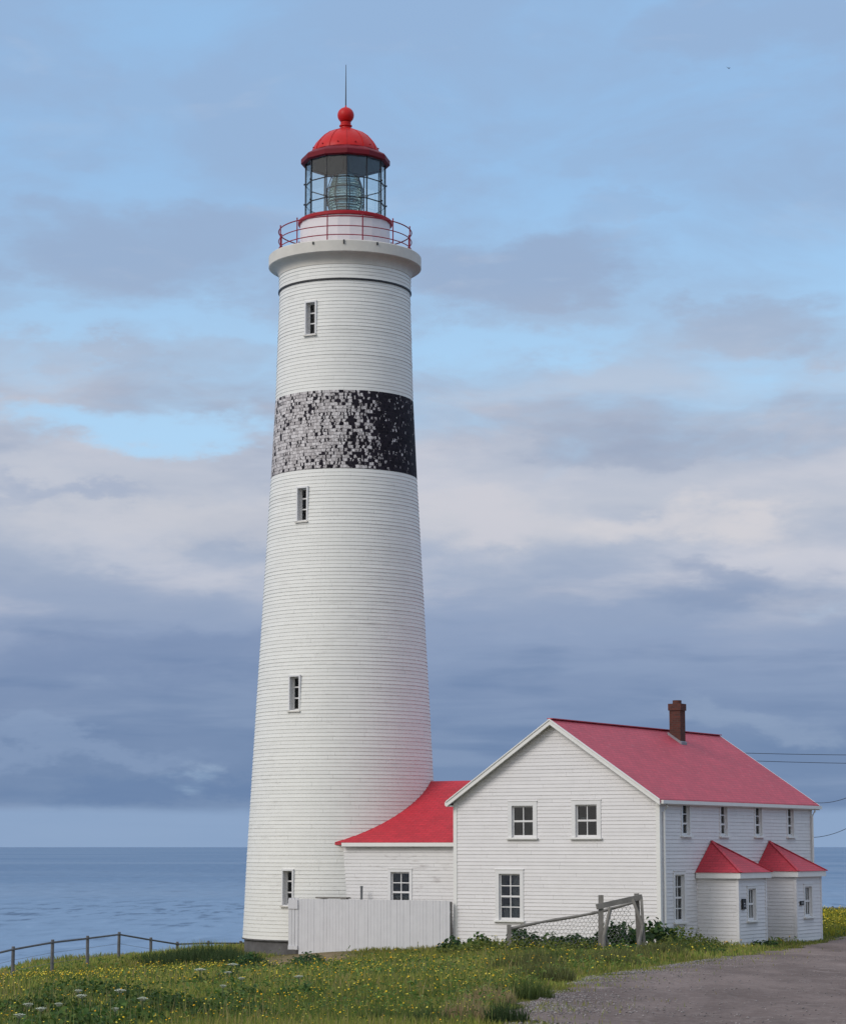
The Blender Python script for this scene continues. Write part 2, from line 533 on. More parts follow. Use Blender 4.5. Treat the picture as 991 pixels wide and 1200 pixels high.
def m_band():
    """old shingles: rows of narrow shingles, some still black, most bleached"""
    m, T, b, _ = mat_new('bleached_black_shingles')
    uv = T.node('ShaderNodeUVMap').outputs[0]
    wz = T.node('ShaderNodeTexNoise'); T.l.new(uv, wz.inputs['Vector']); wz.inputs['Scale'].default_value = 9.0; wz.inputs['Detail'].default_value = 4.0
    uvw = T.vmath('ADD', uv, T.scale(T.vmath('SUBTRACT', wz.outputs['Color'], (0.5, 0.5, 0.5)), (0.16, 0.10, 0.0)))
    s = T.node('ShaderNodeSeparateXYZ'); T.l.new(uvw, s.inputs[0])
    u, v = s.outputs[0], s.outputs[1]
    row_f = T.math('DIVIDE', v, 0.127)
    row = T.math('FLOOR', row_f)
    rf = T.math('FRACT', row_f)

    def wn(a, bb):
        w = T.node('ShaderNodeTexWhiteNoise', noise_dimensions='2D')
        c = T.node('ShaderNodeCombineXYZ'); T.put(c.inputs[0], a); T.put(c.inputs[1], bb)
        T.l.new(c.outputs[0], w.inputs['Vector'])
        return w.outputs[0]

    def layer(width, seed):
        jit = wn(T.math('ADD', row, seed), 3.0)
        # wobble the widths so the shingles are not all alike
        wob = T.node('ShaderNodeTexNoise', noise_dimensions='2D')
        c = T.node('ShaderNodeCombineXYZ'); T.put(c.inputs[0], u); T.put(c.inputs[1], T.math('MULTIPLY', row, 7.31))
        T.l.new(c.outputs[0], wob.inputs['Vector']); wob.inputs['Scale'].default_value = 2.2
        xf = T.math('ADD', T.math('DIVIDE', u, width), T.math('ADD', T.math('MULTIPLY', jit, 5.0), T.math('MULTIPLY', wob.outputs[0], 2.2)))
        cell = T.math('FLOOR', xf)
        fx = T.math('FRACT', xf)
        return wn(cell, T.math('ADD', row, seed)), fx, cell
    r1, fx, cell = layer(0.115, 11.0)
    r2, fx2, cell2 = layer(0.055, 47.0)
    cl = T.noise(T.scale(uv, (1.5, 0.75, 1)), 1.0, 7, 0.72)
    # the more sheltered side kept more of its paint (u grows to the right of the front)
    thr = T.math('ADD', T.step(u, -0.5, 2.3, 0.07, 0.84), T.math('MULTIPLY', T.math('SUBTRACT', cl, 0.5), 1.55))
    blk1 = T.math('LESS_THAN', r1, thr)
    blk2 = T.math('LESS_THAN', r2, T.math('ADD', T.math('MULTIPLY', thr, 0.5), 0.12))
    # ragged lower and upper ends of the flakes
    fl = T.noise(T.scale(uv, (22, 9, 1)), 1.0, 3, 0.6)
    blk3 = T.math('GREATER_THAN', fl, T.math('SUBTRACT', 0.72, T.math('MULTIPLY', thr, 0.28)))
    blk = T.math('MAXIMUM', T.math('MAXIMUM', blk1, blk2), blk3)
    gap = T.math('MAXIMUM', T.math('LESS_THAN', fx, 0.10), T.math('LESS_THAN', rf, 0.13))
    shade = wn(T.math('ADD', cell, 5.5), T.math('ADD', row, 2.2))
    light = T.mix(shade, (0.36, 0.33, 0.325, 1), (0.62, 0.585, 0.575, 1))
    dark = T.mix(shade, (0.006, 0.005, 0.009, 1), (0.020, 0.016, 0.024, 1))
    col = T.mix(blk, light, dark)
    col = T.mix(T.math('MULTIPLY', gap, 0.7), col, (0.03, 0.027, 0.03, 1))
    T.l.new(col, b.inputs['Base Color'])
    b.inputs['Roughness'].default_value = 0.8
    b.inputs['Specular IOR Level'].default_value = 0.15
    h = T.math('ADD', T.math('MULTIPLY', T.math('SUBTRACT', 1.0, rf), 0.7), T.math('MULTIPLY', T.math('SUBTRACT', 1.0, gap), 0.3))
    bump(T, b, h, 0.6, 0.02)
    return m


M['band'] = m_band()


def m_leaf(name, gain=1.0, trans=0.3, rough=0.6):
    """foliage whose own colour comes with each leaf (attribute tint)"""
    m, T, b, out = mat_new(name)
    T.n.remove(b)
    at = T.node('ShaderNodeAttribute'); at.attribute_name = 'tint'
    df = T.node('ShaderNodeBsdfPrincipled')
    df.inputs['Roughness'].default_value = rough
    df.inputs['Specular IOR Level'].default_value = 0.25
    T.l.new(at.outputs['Color'], df.inputs['Base Color'])
    tl = T.node('ShaderNodeBsdfTranslucent')
    T.l.new(at.outputs['Color'], tl.inputs[0])
    mx = T.node('ShaderNodeMixShader'); mx.inputs[0].default_value = trans
    T.l.new(df.outputs[0], mx.inputs[1]); T.l.new(tl.outputs[0], mx.inputs[2])
    T.l.new(mx.outputs[0], out.inputs[0])
    return m


M['leaf'] = m_leaf('leaf', trans=0.42)
M['petal'] = m_leaf('petal', trans=0.15)


# ------------------------------------------------------------------ terrain
def sstep(x, a, b):
    t = np.clip((x - a) / (b - a), 0, 1)
    return t * t * (3 - 2 * t)


ROAD_Y = np.array([-60, 0, 22, 30, 40, 49.4, 56.2, 63, 70.4, 76.8, 81, 86.9, 92.0, 95.5])
ROAD_X = np.array([-3.5, -1.6, 0.50, 1.28, 2.2, 3.6, 5.5, 7.3, 9.3, 10.9, 12.1, 14.2, 16.1, 18.5])


def road_x(y):
    return np.interp(y, ROAD_Y, ROAD_X)


def vnoise(x, y, s, seed=0):
    """cheap smooth value noise for terrain and planting"""
    x = np.asarray(x, float) / s + seed * 17.3
    y = np.asarray(y, float) / s + seed * 9.7
    xi = np.floor(x).astype(int); yi = np.floor(y).astype(int)
    fx = x - xi; fy = y - yi
    fx = fx * fx * (3 - 2 * fx); fy = fy * fy * (3 - 2 * fy)

    def h(a, b):
        n = (a * 374761393 + b * 668265263 + seed * 982451653) & 0x7fffffff
        n = ((n ^ (n >> 13)) * 1274126177) & 0x7fffffff
        return ((n ^ (n >> 16)) & 0xffff) / 65535.0
    return (h(xi, yi) * (1 - fx) + h(xi + 1, yi) * fx) * (1 - fy) + (h(xi, yi + 1) * (1 - fx) + h(xi + 1, yi + 1) * fx) * fy


def ground(x, y):
    x = np.asarray(x, float); y = np.asarray(y, float)
    z = 1.71 - 0.0242 * (np.clip(y, -20, 82) - 30)
    z = z - 0.0022 * np.maximum(y - 92, 0)
    k = sstep(y, 28, 82)
    z = z - k * (0.36 * (1 - np.exp(-np.maximum(2 - x, 0) / 2.5)) + 0.072 * np.maximum(-3 - x, 0))
    # fall to the shore
    s1 = -15.6 - np.maximum(0, (68 - y)) * 0.7 - x
    edge = np.interp(x, [-12, -4, 6, 14, 40], [100.5, 105, 112, 134, 140])
    s2 = y - edge
    d = np.maximum(np.maximum(s1, s2), 0)
    z = z - np.minimum(0.16 * d * d, 20 + 0 * d)
    # small hummocks off the road
    off = sstep(road_x(y) - x, 0.6, 3.0)
    z = z + off * (0.20 * (vnoise(x, y, 3.1, 1) - 0.5) + 0.10 * (vnoise(x, y, 1.1, 2) - 0.5)) * (1 - 0.6 * sstep(y, 70, 84))
    return np.maximum(z, -19.0)


def g1(x, y):
    return float(ground(np.array([x]), np.array([y]))[0])


def dirt(X, Y):
    """worn patch in front of the tower and the fence end"""
    w = 0.5 * (vnoise(X, Y, 1.5, 61) - 0.5)
    return np.exp(-(((X + 4.1) / 1.9 + w) ** 2 + ((Y - 79.5) / 11.0 + w) ** 2) ** 2)


def m_ground():
    m, T, b, _ = mat_new('meadow_soil')
    co = T.node('ShaderNodeTexCoord').outputs['Object']
    n = T.noise(co, 0.5, 7, 0.6)
    n2 = T.noise(co, 5.0, 6, 0.7)
    c = T.mix(T.step(n, 0.35, 0.7), (0.055, 0.070, 0.020, 1), (0.085, 0.085, 0.030, 1))
    c = T.mix(T.step(n2, 0.45, 0.75), c, (0.10, 0.080, 0.045, 1))
    at = T.node('ShaderNodeAttribute'); at.attribute_name = 'tint'
    sr = T.node('ShaderNodeSeparateColor'); T.l.new(at.outputs['Color'], sr.inputs[0])
    soil = T.mix(T.step(n2, 0.40, 0.65), (0.17, 0.125, 0.070, 1), (0.25, 0.19, 0.115, 1))
    c = T.mix(sr.outputs[0], c, soil)
    T.l.new(c, b.inputs['Base Color'])
    b.inputs['Roughness'].default_value = 1.0
    b.inputs['Specular IOR Level'].default_value = 0.1
    bump(T, b, n2, 0.6, 0.05)
    return m


def grid_mesh(name, xs, ys, zf, mat, cf=None):
    X, Y = np.meshgrid(xs, ys)
    V = np.stack([X.ravel(), Y.ravel(), zf(X.ravel(), Y.ravel())], 1)
    nx, ny = len(xs), len(ys)
    i = (np.arange(ny - 1)[:, None] * nx + np.arange(nx - 1)[None, :]).ravel()
    F = np.stack([i, i + 1, i + 1 + nx, i + nx], 1)
    cols = None if cf is None else np.repeat(cf(X.ravel(), Y.ravel())[:, None], 3, 1)
    return np_mesh(name, V, F, mat, cols, smooth=True)


xs = np.concatenate([np.arange(-90, -22, 2.0), np.arange(-22, 30, 0.4), np.arange(30, 121, 3.0)])
ys = np.concatenate([np.arange(-60, 16, 2.0), np.arange(16, 142, 0.45), np.arange(142, 170, 2.0)])
M['ground'] = m_ground()
tag(grid_mesh('ground', xs, ys, ground, M['ground'], dirt), kind='structure')


def m_road():
    m, T, b, _ = mat_new('gravel_road')
    co = T.node('ShaderNodeTexCoord').outputs['Object']
    n = T.noise(T.scale(co, (0.50, 0.13, 1)), 1.0, 6, 0.6, 0.4)
    n2 = T.noise(co, 11.0, 5, 0.75)
    n3 = T.noise(T.scale(co, (1.1, 0.30, 1)), 1.0, 7, 0.72, 0.3)
    n4 = T.noise(co, 3.2, 4, 0.6)
    c = T.mix(T.step(n, 0.36, 0.64), (0.138, 0.104, 0.092, 1), (0.214, 0.165, 0.147, 1))
    c = T.mix(T.math('MULTIPLY', T.step(n3, 0.55, 0.68), 0.55), c, (0.31, 0.252, 0.230, 1))
    c = T.mix(T.math('MULTIPLY', T.step(n3, 0.44, 0.30), 0.55), c, (0.085, 0.068, 0.060, 1))
    c = T.mix(T.math('MULTIPLY', T.step(T.math('ADD', T.math('MULTIPLY', n2, 0.7), T.math('MULTIPLY', n4, 0.3)), 0.50, 0.66), 0.6), c, (0.34, 0.29, 0.265, 1))
    c = T.mix(T.math('MULTIPLY', T.step(n2, 0.47, 0.28), 0.6), c, (0.060, 0.048, 0.043, 1))
    T.l.new(c, b.inputs['Base Color'])
    b.inputs['Roughness'].default_value = 0.95
    b.inputs['Specular IOR Level'].default_value = 0.15
    bump(T, b, T.math('ADD', n2, n4), 0.9, 0.04)
    return m


M['road'] = m_road()


def make_road():
    ys = np.concatenate([np.arange(-60, 16, 2.0), np.arange(16, 95.6, 0.3)])
    t = np.concatenate([np.linspace(0, 3, 14), np.linspace(3.4, 12, 16), np.linspace(13, 40, 12)])
    Y, Tt = np.meshgrid(ys, t, indexing='ij')
    wob = 0.9 * (vnoise(Y, Y * 0 + 3, 2.2, 5) - 0.5) + 0.5 * (vnoise(Y, Y * 0 + 9, 0.8, 6) - 0.5)
    X = road_x(Y) + wob * np.exp(-Tt / 1.5) + Tt
    Z = ground(X, Y) + 0.014
    nx, ny = len(t), len(ys)
    V = np.stack([X.ravel(), Y.ravel(), Z.ravel()], 1)
    i = (np.arange(ny - 1)[:, None] * nx + np.arange(nx - 1)[None, :]).ravel()
    F = np.stack([i, i + 1, i + 1 + nx, i + nx], 1)
    tag(np_mesh('road', V, F, M['road'], smooth=True), kind='structure')


make_road()


def m_sea():
    m, T, b, _ = mat_new('sea_water')
    co = T.node('ShaderNodeTexCoord').outputs['Object']
    w1 = T.noise(T.scale(co, (0.10, 0.16, 1)), 1.0, 5, 0.65, 0.6)
    w2 = T.noise(T.scale(co, (0.035, 0.030, 1)), 1.0, 6, 0.62, 0.5)
    w3 = T.noise(T.scale(co, (0.011, 0.007, 1)), 1.0, 5, 0.6, 0.4)
    big = T.noise(T.scale(co, (0.0012, 0.0022, 1)), 1.0, 4, 0.55, 0.5)
    sp = T.node('ShaderNodeSeparateXYZ'); T.l.new(co, sp.inputs[0])
    dist = T.vmath('LENGTH', co); dist = [q for q in dist.node.outputs if q.name == 'Value'][0]
    c = T.mix(T.step(dist, 450, 1900), (0.150, 0.238, 0.360, 1), (0.082, 0.152, 0.265, 1))
    c = T.mix(T.math('MULTIPLY', T.step(big, 0.42, 0.62), 0.35), c, (0.095, 0.165, 0.27, 1))
    d1 = T.noise(T.scale(co, (0.15, 0.030, 1)), 1.0, 5, 0.62, 0.3)
    d2 = T.noise(T.scale(co, (0.05, 0.012, 1)), 1.0, 5, 0.6, 0.4)
    # a tide rip some way out, and loose cat's-paws elsewhere
    ww = T.math('ADD', dist, T.math('MULTIPLY', T.math('SUBTRACT', d2, 0.5), 420.0))
    rip = T.math('MULTIPLY', T.step(ww, 600, 720), T.step(ww, 960, 780))
    rip = T.math('MAXIMUM', rip, T.math('MULTIPLY_ADD', T.step(d2, 0.50, 0.68), 0.5, 0.22))
    c = T.mix(T.math('MULTIPLY', T.step(d1, 0.49, 0.62), T.math('MULTIPLY', rip, 0.85)), c, (0.030, 0.068, 0.135, 1))
    c = T.mix(T.math('MULTIPLY', T.step(d1, 0.46, 0.30), 0.38), c, (0.23, 0.33, 0.46, 1))
    T.l.new(c, b.inputs['Base Color'])
    T.put(b.inputs['Roughness'], T.step(big, 0.4, 0.65, 0.45, 0.34))
    b.inputs['IOR'].default_value = 1.33
    b.inputs['Specular IOR Level'].default_value = 0.4
    bump(T, b, T.math('ADD', T.math('MULTIPLY', w1, 0.5), w2), 0.4, 1.2)
    return m


def make_sea():
    rad = np.array([0, 30, 80, 160, 300, 600, 1200, 2500, 5000, 12000, 30000, 70000], float)
    n = 72
    V = [(0, 100, -16.0)]
    for r in rad[1:]:
        for k in range(n):
            V.append((r * math.sin(2 * PI * k / n), 100 + r * math.cos(2 * PI * k / n), -16.0))
    F = []
    mb = MB()
    for k in range(n):
        F.append((0, 1 + (k + 1) % n, 1 + k))
    for i in range(len(rad) - 2):
        for k in range(n):
            a = 1 + i * n; k2 = (k + 1) % n
            F.append((a + k, a + k2, a + n + k2, a + n + k))
    mb.add(V, F)
    tag(mb.build('sea', m_sea()), kind='structure')


make_sea()

# ------------------------------------------------------------------ shared building pieces
TH = R(30.7)
C0 = Vector((7.952, 81.2, 0.0))                 # near corner of the house, ground datum z = 0
HX = Vector((math.cos(TH), -math.sin(TH), 0))   # local x of the house: to the right and nearer
HY = Vector((math.sin(TH), math.cos(TH), 0))    # local y of the house: away
TOWER = Vector((-3.07, 92.0, 0.0))


class Frame:
    """a wall plane: origin, direction along the wall, outward normal"""
    def __init__(s, o, u, n):
        s.o = Vector(o); s.u = Vector(u); s.n = Vector(n)

    def p(s, u, n, z):
        q = s.o + s.u * u + s.n * n
        return (q.x, q.y, z)

    def box(s, mb, u0, u1, n0, n1, z0, z1):
        P = [s.p(u0, n0, z0), s.p(u1, n0, z0), s.p(u1, n1, z0), s.p(u0, n1, z0)]
        Q = [s.p(u0, n0, z1), s.p(u1, n0, z1), s.p(u1, n1, z1), s.p(u0, n1, z1)]
        mb.hexa(P + Q)


def lap_wall(mb, fr, z0, z1, lo, hi, holes=(), pitch=0.127, lip=0.017):
    """lapped boards as geometry; lo(z), hi(z) give the wall's ends; holes = (u0,u1,z0,z1)"""
    nb = int(math.ceil((z1 - z0) / pitch - 1e-6))
    for k in range(nb):
        zb, zt = z0 + k * pitch, min(z0 + (k + 1) * pitch, z1)
        jit = random.uniform(-0.004, 0.005)
        lp = lip + jit
        br = sorted({zb, zt} | {h for H in holes for h in H[2:] if zb < h < zt})
        for za, zc in zip(br, br[1:]):
            cuts = sorted((H[0], H[1]) for H in holes if H[2] <= za + 1e-6 and H[3] >= zc - 1e-6)
            na = lp * (1 - (za - zb) / pitch); nc = lp * (1 - (zc - zb) / pitch) + 0.001
            segs = []
            a = None
            for c0, c1 in cuts:
                segs.append((a, c0)); a = c1
            segs.append((a, None))
            for a, c in segs:
                la, lc = (lo(za), lo(zc)) if a is None else (a, a)
                ra, rc = (hi(za), hi(zc)) if c is None else (c, c)
                if ra - la < 1e-4 and rc - lc < 1e-4:
                    continue
                mb.quad(fr.p(la, na, za), fr.p(ra, na, za), fr.p(rc, nc, zc), fr.p(lc, nc, zc))
                if za == zb:
                    mb.quad(fr.p(la, 0, za), fr.p(ra, 0, za), fr.p(ra, na, za), fr.p(la, na, za))


def window(parent, fr, u0, u1, z0, z1, cols, rows, case=0.12, sash=0.05, curtain=None, meet=None, mat='sash_white', sill=True, name='window', deep=0.10):
    """glass area u0..u1, z0..z1. Returns the hole it needs."""
    mb = MB()
    a0, a1, b0, b1 = u0 - sash, u1 + sash, z0 - sash - 0.02, z1 + sash
    # casing proud of the boards
    f, t = -0.01, 0.036
    fr.box(mb, a0 - case, a0, f, t, b0 - 0.02, b1 + case)
    fr.box(mb, a1, a1 + case, f, t, b0 - 0.02, b1 + case)
    fr.box(mb, a0, a1, f, t, b1, b1 + case)
    fr.box(mb, a0 - case - 0.02, a1 + case + 0.02, 0.0, t + 0.016, b1 + case, b1 + case + 0.025)
    # reveal
    for (x0, x1, q0, q1) in ((a0 - 0.02, a0 - 0.002, b0, b1), (a1 + 0.002, a1 + 0.02, b0, b1)):
        fr.box(mb, x0, x1, -deep - 0.03, f - 0.001, q0, q1)
    fr.box(mb, a0, a1, -deep - 0.03, f - 0.001, b1 + 0.002, b1 + 0.02)
    fr.box(mb, a0, a1, -deep - 0.03, f - 0.001, b0 - 0.02, b0 - 0.002)
    # sash bars
    s0, s1 = -deep - 0.01, -deep + 0.045
    fr.box(mb, a0, u0, s0, s1, b0, b1)
    fr.box(mb, u1, a1, s0, s1, b0, b1)
    fr.box(mb, u0, u1, s0, s1, z1, b1)
    fr.box(mb, u0, u1, s0, s1, b0, z0)
    for i in range(1, cols):
        x = u0 + (u1 - u0) * i / cols
        fr.box(mb, x - 0.016, x + 0.016, s0 + 0.004, s1 - 0.006, z0, z1)
    for j in range(1, rows):
        zz = z0 + (z1 - z0) * j / rows
        w = 0.032 if meet == j else 0.017
        fr.box(mb, u0, u1, s0 + 0.002, s1 + (0.006 if meet == j else -0.008), zz - w, zz + w)
    w = mb.build(name, M[mat], parent)
    pb = MB()
    fr.box(pb, u0 - 0.005, u1 + 0.005, -deep + 0.010, -deep + 0.016, z0 - 0.005, z1 + 0.005)
    pb.build('pane', M['glass'], w)
    if sill:
        sb = MB()
        fr.box(sb, a0 - case - 0.05, a1 + case + 0.05, -0.02, 0.115, b0 - 0.075, b0 - 0.022)
        sb.build('sill', M['trim_white'], w)
    if curtain:
        for (cu0, cu1, cz0, cz1) in curtain:
            cb = MB()
            n = max(4, int((cu1 - cu0) * 40))
            for i in range(n):
                x0 = u0 + (u1 - u0) * (cu0 + (cu1 - cu0) * i / n); x1 = u0 + (u1 - u0) * (cu0 + (cu1 - cu0) * (i + 1) / n)
                d0 = -deep - 0.10 + 0.02 * math.sin(i * 1.9); d1 = -deep - 0.10 + 0.02 * math.sin((i + 1) * 1.9)
                za, zb = z0 + (z1 - z0) * cz0, z0 + (z1 - z0) * cz1
                cb.quad(fr.p(x0, d0, za), fr.p(x1, d1, za), fr.p(x1, d1, zb), fr.p(x0, d0, zb))
            cb.build('curtain', M['curtain'], w)
    return (a0 - 0.01, a1 + 0.01, b0 - 0.01, b1 + 0.01)


def roof_slab(mb, a, b, c, d, th):
    """slab under the quad a b c d (counter-clockwise from above), th thick straight down"""
    lowv = [Vector(p) - Vector((0, 0, th)) for p in (a, b, c, d)]
    mb.hexa([*lowv, a, b, c, d])


def uv_planar(o, udir, vdir):
    me = o.data
    uv = me.uv_layers.new(name='UVMap')
    U = Vector(udir); V = Vector(vdir)
    for lp in me.loops:
        co = me.vertices[lp.vertex_index].co
        uv.data[lp.index].uv = (co.dot(U), co.dot(V))


# ------------------------------------------------------------------ lighthouse
def make_lighthouse():
    root = empty('lighthouse', TOWER, 0, 'tall tapering white lighthouse with worn black band and red lantern dome', 'lighthouse')
    PZ = [0.2, 0.47, 3.61, 6.52, 8.8, 13.42, 18.03, 21.07, 25.40, 26.1]
    PR = [3.765, 3.745, 3.610, 3.455, 3.337, 3.082, 2.830, 2.680, 2.555, 2.545]

    def rad(z):
        return float(np.interp(z, PZ, PR))

    # windows at the left of the front: (z bottom, z top of opening, azimuth)
    WIN = [(23.30, 24.58, -28.1), (16.05, 17.33, -30.7), (8.86, 10.14, -31.1), (1.72, 3.00, -31.0)]
    half = 0.215
    pitch = 0.14
    zs0 = 0.47

    def ring_angles(extra):
        a = list(np.linspace(-PI, PI, 120, endpoint=False))
        for e in extra:
            a = [q for q in a if abs(q - e) > 0.012]
            a.append(e)
        return sorted(a)

    def boards(mb, z0, z1, add=0.0):
        nb = int(round((z1 - z0) / pitch))
        pt = (z1 - z0) / nb
        for k in range(nb):
            zb, zt = z0 + k * pt, z0 + (k + 1) * pt
            lp = 0.0165 + random.uniform(-0.004, 0.005)
            hole = None
            ex = []
            for wb, wt, wa in WIN:
                if zt > wb and zb < wt:
                    da = half / rad((wb + wt) / 2)
                    hole = (R(wa) - da, R(wa) + da)
                    ex = list(hole)
            an = ring_angles(ex)
            n = len(an)
            vs = []
            for (r, z) in ((rad(zb) + add - 0.004, zb), (rad(zb) + add + lp, zb), (rad(zt) + add, zt)):
                for t in an:
                    vs.append((r * math.sin(t), -r * math.cos(t), z))
            fs = []
            for i in range(n):
                j = (i + 1) % n
                if hole:
                    mid = an[i] + ((an[j] - an[i]) if j else (2 * PI + an[j] - an[i])) / 2
                    if hole[0] < mid < hole[1]:
                        continue
                fs.append((i, j, n + j, n + i))
                fs.append((n + i, n + j, 2 * n + j, 2 * n + i))
            mb.add(vs, fs)
    # snap openings to whole boards
    for part_z in ((0.47, 18.03), (21.07, 25.40)):
        nb = int(round((part_z[1] - part_z[0]) / pitch)); pt = (part_z[1] - part_z[0]) / nb
        for i, (wb, wt, wa) in enumerate(WIN):
            if part_z[0] < wb < part_z[1]:
                kb = round((wb - part_z[0]) / pt); kt = round((wt - part_z[0]) / pt)
                WIN[i] = (part_z[0] + kb * pt + 1e-4, part_z[0] + kt * pt - 1e-4, wa)
    mb = MB()
    boards(mb, 0.47, 18.03)
    mb.build('wall', M['tower_white'], root)
    mb = MB()
    boards(mb, 21.07, 25.40)
    mb.build('wall', M['tower_white'], root)
    mb = MB()
    boards(mb, 25.46, 26.02, 0.03)
    mb.build('collar', M['tower_white'], root)
    fb = MB()
    fb.lathe([(3.69, -0.9), (3.69, 0.40), (3.78, 0.42), (3.78, 0.468)], 96)
    fb.build('foundation', M['found'], root)

    # the band of shingles
    bb = MB()
    n = 160
    zz = np.linspace(18.03, 21.07, 25)
    vs, fs, uvs = [], [], []
    for z in zz:
        for k in range(n + 1):
            t = -PI + 2 * PI * k / n
            r = rad(z) + 0.012
            vs.append((r * math.sin(t), -r * math.cos(t), z)); uvs.append((t * 2.75, z))
    for i in range(len(zz) - 1):
        for k in range(n):
            a = i * (n + 1) + k
            fs.append((a, a + 1, a + n + 2, a + n + 1))
    bb.add(vs, fs)
    ob = bb.build('painted_band', M['band'], root)
    uv = ob.data.uv_layers.new(name='UVMap')
    for lp in ob.data.loops:
        uv.data[lp.index].uv = uvs[lp.vertex_index]
    # ledge and coved cornice carrying the gallery
    lb = MB()
    lb.lathe([(2.53, 25.38), (2.62, 25.40), (2.62, 25.455), (2.55, 25.465)], 96)
    lb.build('ledge', M['black_metal'], root)
    cb = MB()
    prof = [(2.57, 26.0), (2.60, 26.02), (2.60, 26.06)]
    for i in range(9):
        t = i / 8 * PI / 2
        prof.append((2.60 + 0.36 * (1 - math.cos(t)), 26.06 + 0.33 * math.sin(t)))
    prof += [(3.00, 26.42), (3.00, 26.83), (2.97, 26.86), (1.5, 26.90)]
    cb.lathe(prof, 120)
    co = cb.build('gallery', M['cornice'], root)
    for dg in (-22, 1, 26):
        kb = MB()
        t = R(dg)
        c = Vector((3.0 * math.sin(t), -3.0 * math.cos(t), 26.76))
        o = Vector((math.sin(t), -math.cos(t), 0))
        kb.bar(c - o * 0.02, c + o * 0.05, 0.05, 0.16 if dg == 1 else 0.10)
        kb.build('bracket', M['black_metal'], co)
    # railing: three hoops, twelve posts
    rb = MB()
    RR = 2.62
    for z, r in ((27.15, 0.020), (27.50, 0.020), (27.88, 0.024)):
        pts = [(RR * math.sin(2 * PI * k / 72), -RR * math.cos(2 * PI * k / 72), z) for k in range(73)]
        rb.tube(pts, r, 6)
    rail = rb.build('railing', M['rail_red'], root)
    for k in range(12):
        t = R(1.7 + 15 + 30 * k)
        pb = MB()
        x, y = RR * math.sin(t), -RR * math.cos(t)
        pb.tube([(x, y, 26.85), (x, y, 27.97)], 0.026, 6)
        pb.tube([(x, y, 27.97), (x, y, 28.0)], [0.036, 0.02], 6)
        pb.build('post', M['rail_red'], rail)
    # parapet wall of the lantern
    pb = MB()
    pb.lathe([(1.86, 26.88), (1.86, 26.95), (1.79, 26.97), (1.775, 28.20)], 24, R(7.5))
    par = pb.build('parapet', M['parapet'], root)
    pr = MB()
    pr.lathe([(1.76, 28.18), (1.86, 28.20), (1.86, 28.30), (1.80, 28.34), (1.45, 28.36)], 72)
    pr.build('rim', M['rim_red'], par)
    gb = MB()
    gb.lathe([(1.5, 26.9), (1.5, 28.3), (0.0, 28.31)], 24)
    gb.build('lantern_floor', M['grey_metal'], par)
    # glazing, twelve sides
    A0 = R(3.8)
    gl = MB()
    GR = 1.575

    def vtx(k, r, z):
        t = A0 + 2 * PI * k / 12
        return (r * math.sin(t), -r * math.cos(t), z)
    fr = MB()
    for k in range(12):
        fr.bar(vtx(k, GR, 28.34), vtx(k, GR, 30.70), 0.034, 0.05, up=(math.sin(A0 + 2 * PI * k / 12), -math.cos(A0 + 2 * PI * k / 12), 0))
        for z in (28.95, 29.77):
            fr.bar(vtx(k, GR + 0.005, z), vtx(k + 1, GR + 0.005, z), 0.036, 0.036)
        for z, h in ((28.38, 0.06), (30.66, 0.08)):
            fr.bar(vtx(k, GR + 0.004, z), vtx(k + 1, GR + 0.004, z), 0.06, h)
    frm = fr.build('lantern_frame', M['black_metal'], root)
    for k in range(12):
        gl = MB()
        a, b = vtx(k, GR - 0.01, 28.40), vtx(k + 1, GR - 0.01, 28.40)
        c, d = vtx(k, GR - 0.01, 30.63), vtx(k + 1, GR - 0.01, 30.63)
        a2, b2, c2, d2 = vtx(k, GR - 0.018, 28.40), vtx(k + 1, GR - 0.018, 28.40), vtx(k, GR - 0.018, 30.63), vtx(k + 1, GR - 0.018, 30.63)
        gl.hexa([a, b, b2, a2, c, d, d2, c2])
        gl.build('pane', M['lantern_glass'], frm)
    for k in range(12):
        for z in (28.97, 29.79):
            kn = MB()
            p = Vector(vtx(k, GR + 0.05, z))
            kn.tube([p, p + Vector((0, 0, 0.06))], 0.028, 6)
            kn.build('hand_hold', M['black_metal'], frm)
    # roof
    ev = MB()
    rt = 1.765
    rings = [(1.50, 30.66), (1.60, 30.63), (rt - 0.09, 30.62), (rt, 30.66), (rt, 30.84), (rt - 0.05, 30.90), (1.36, 31.10), (1.30, 31.12)]
    vs = [vtx(k, r, z) for r, z in rings for k in range(12)]
    fs = []
    for i in range(len(rings) - 1):
        for k in range(12):
            k2 = (k + 1) % 12
            fs.append((i * 12 + k, i * 12 + k2, (i + 1) * 12 + k2, (i + 1) * 12 + k))
    ev.add(vs, fs)
    eave = ev.build('roof_eave', M['dark_red'], root)
    db = MB()
    dome = [(1.345, 31.10), (1.335, 31.17), (1.27, 31.33), (1.15, 31.53), (0.97, 31.73), (0.74, 31.90), (0.48, 32.02), (0.28, 32.09), (0.215, 32.13)]
    db.lathe(dome, 72)
    do = db.build('dome', M['red_metal'], root, smooth=True)
    ib = MB()
    ib.lathe([(1.50, 30.64), (1.30, 31.0), (0.9, 31.6), (0.0, 31.75)], 36)
    ib.build('ceiling', M['grey_metal'], do)
    sb = MB()
    for k in range(12):
        t = A0 + 2 * PI * k / 12
        pts = [((r + 0.008) * math.sin(t), -(r + 0.008) * math.cos(t), z) for r, z in dome]
        sb.tube(pts, 0.017, 5)
    sb.build('seam', M['red_metal'], do)
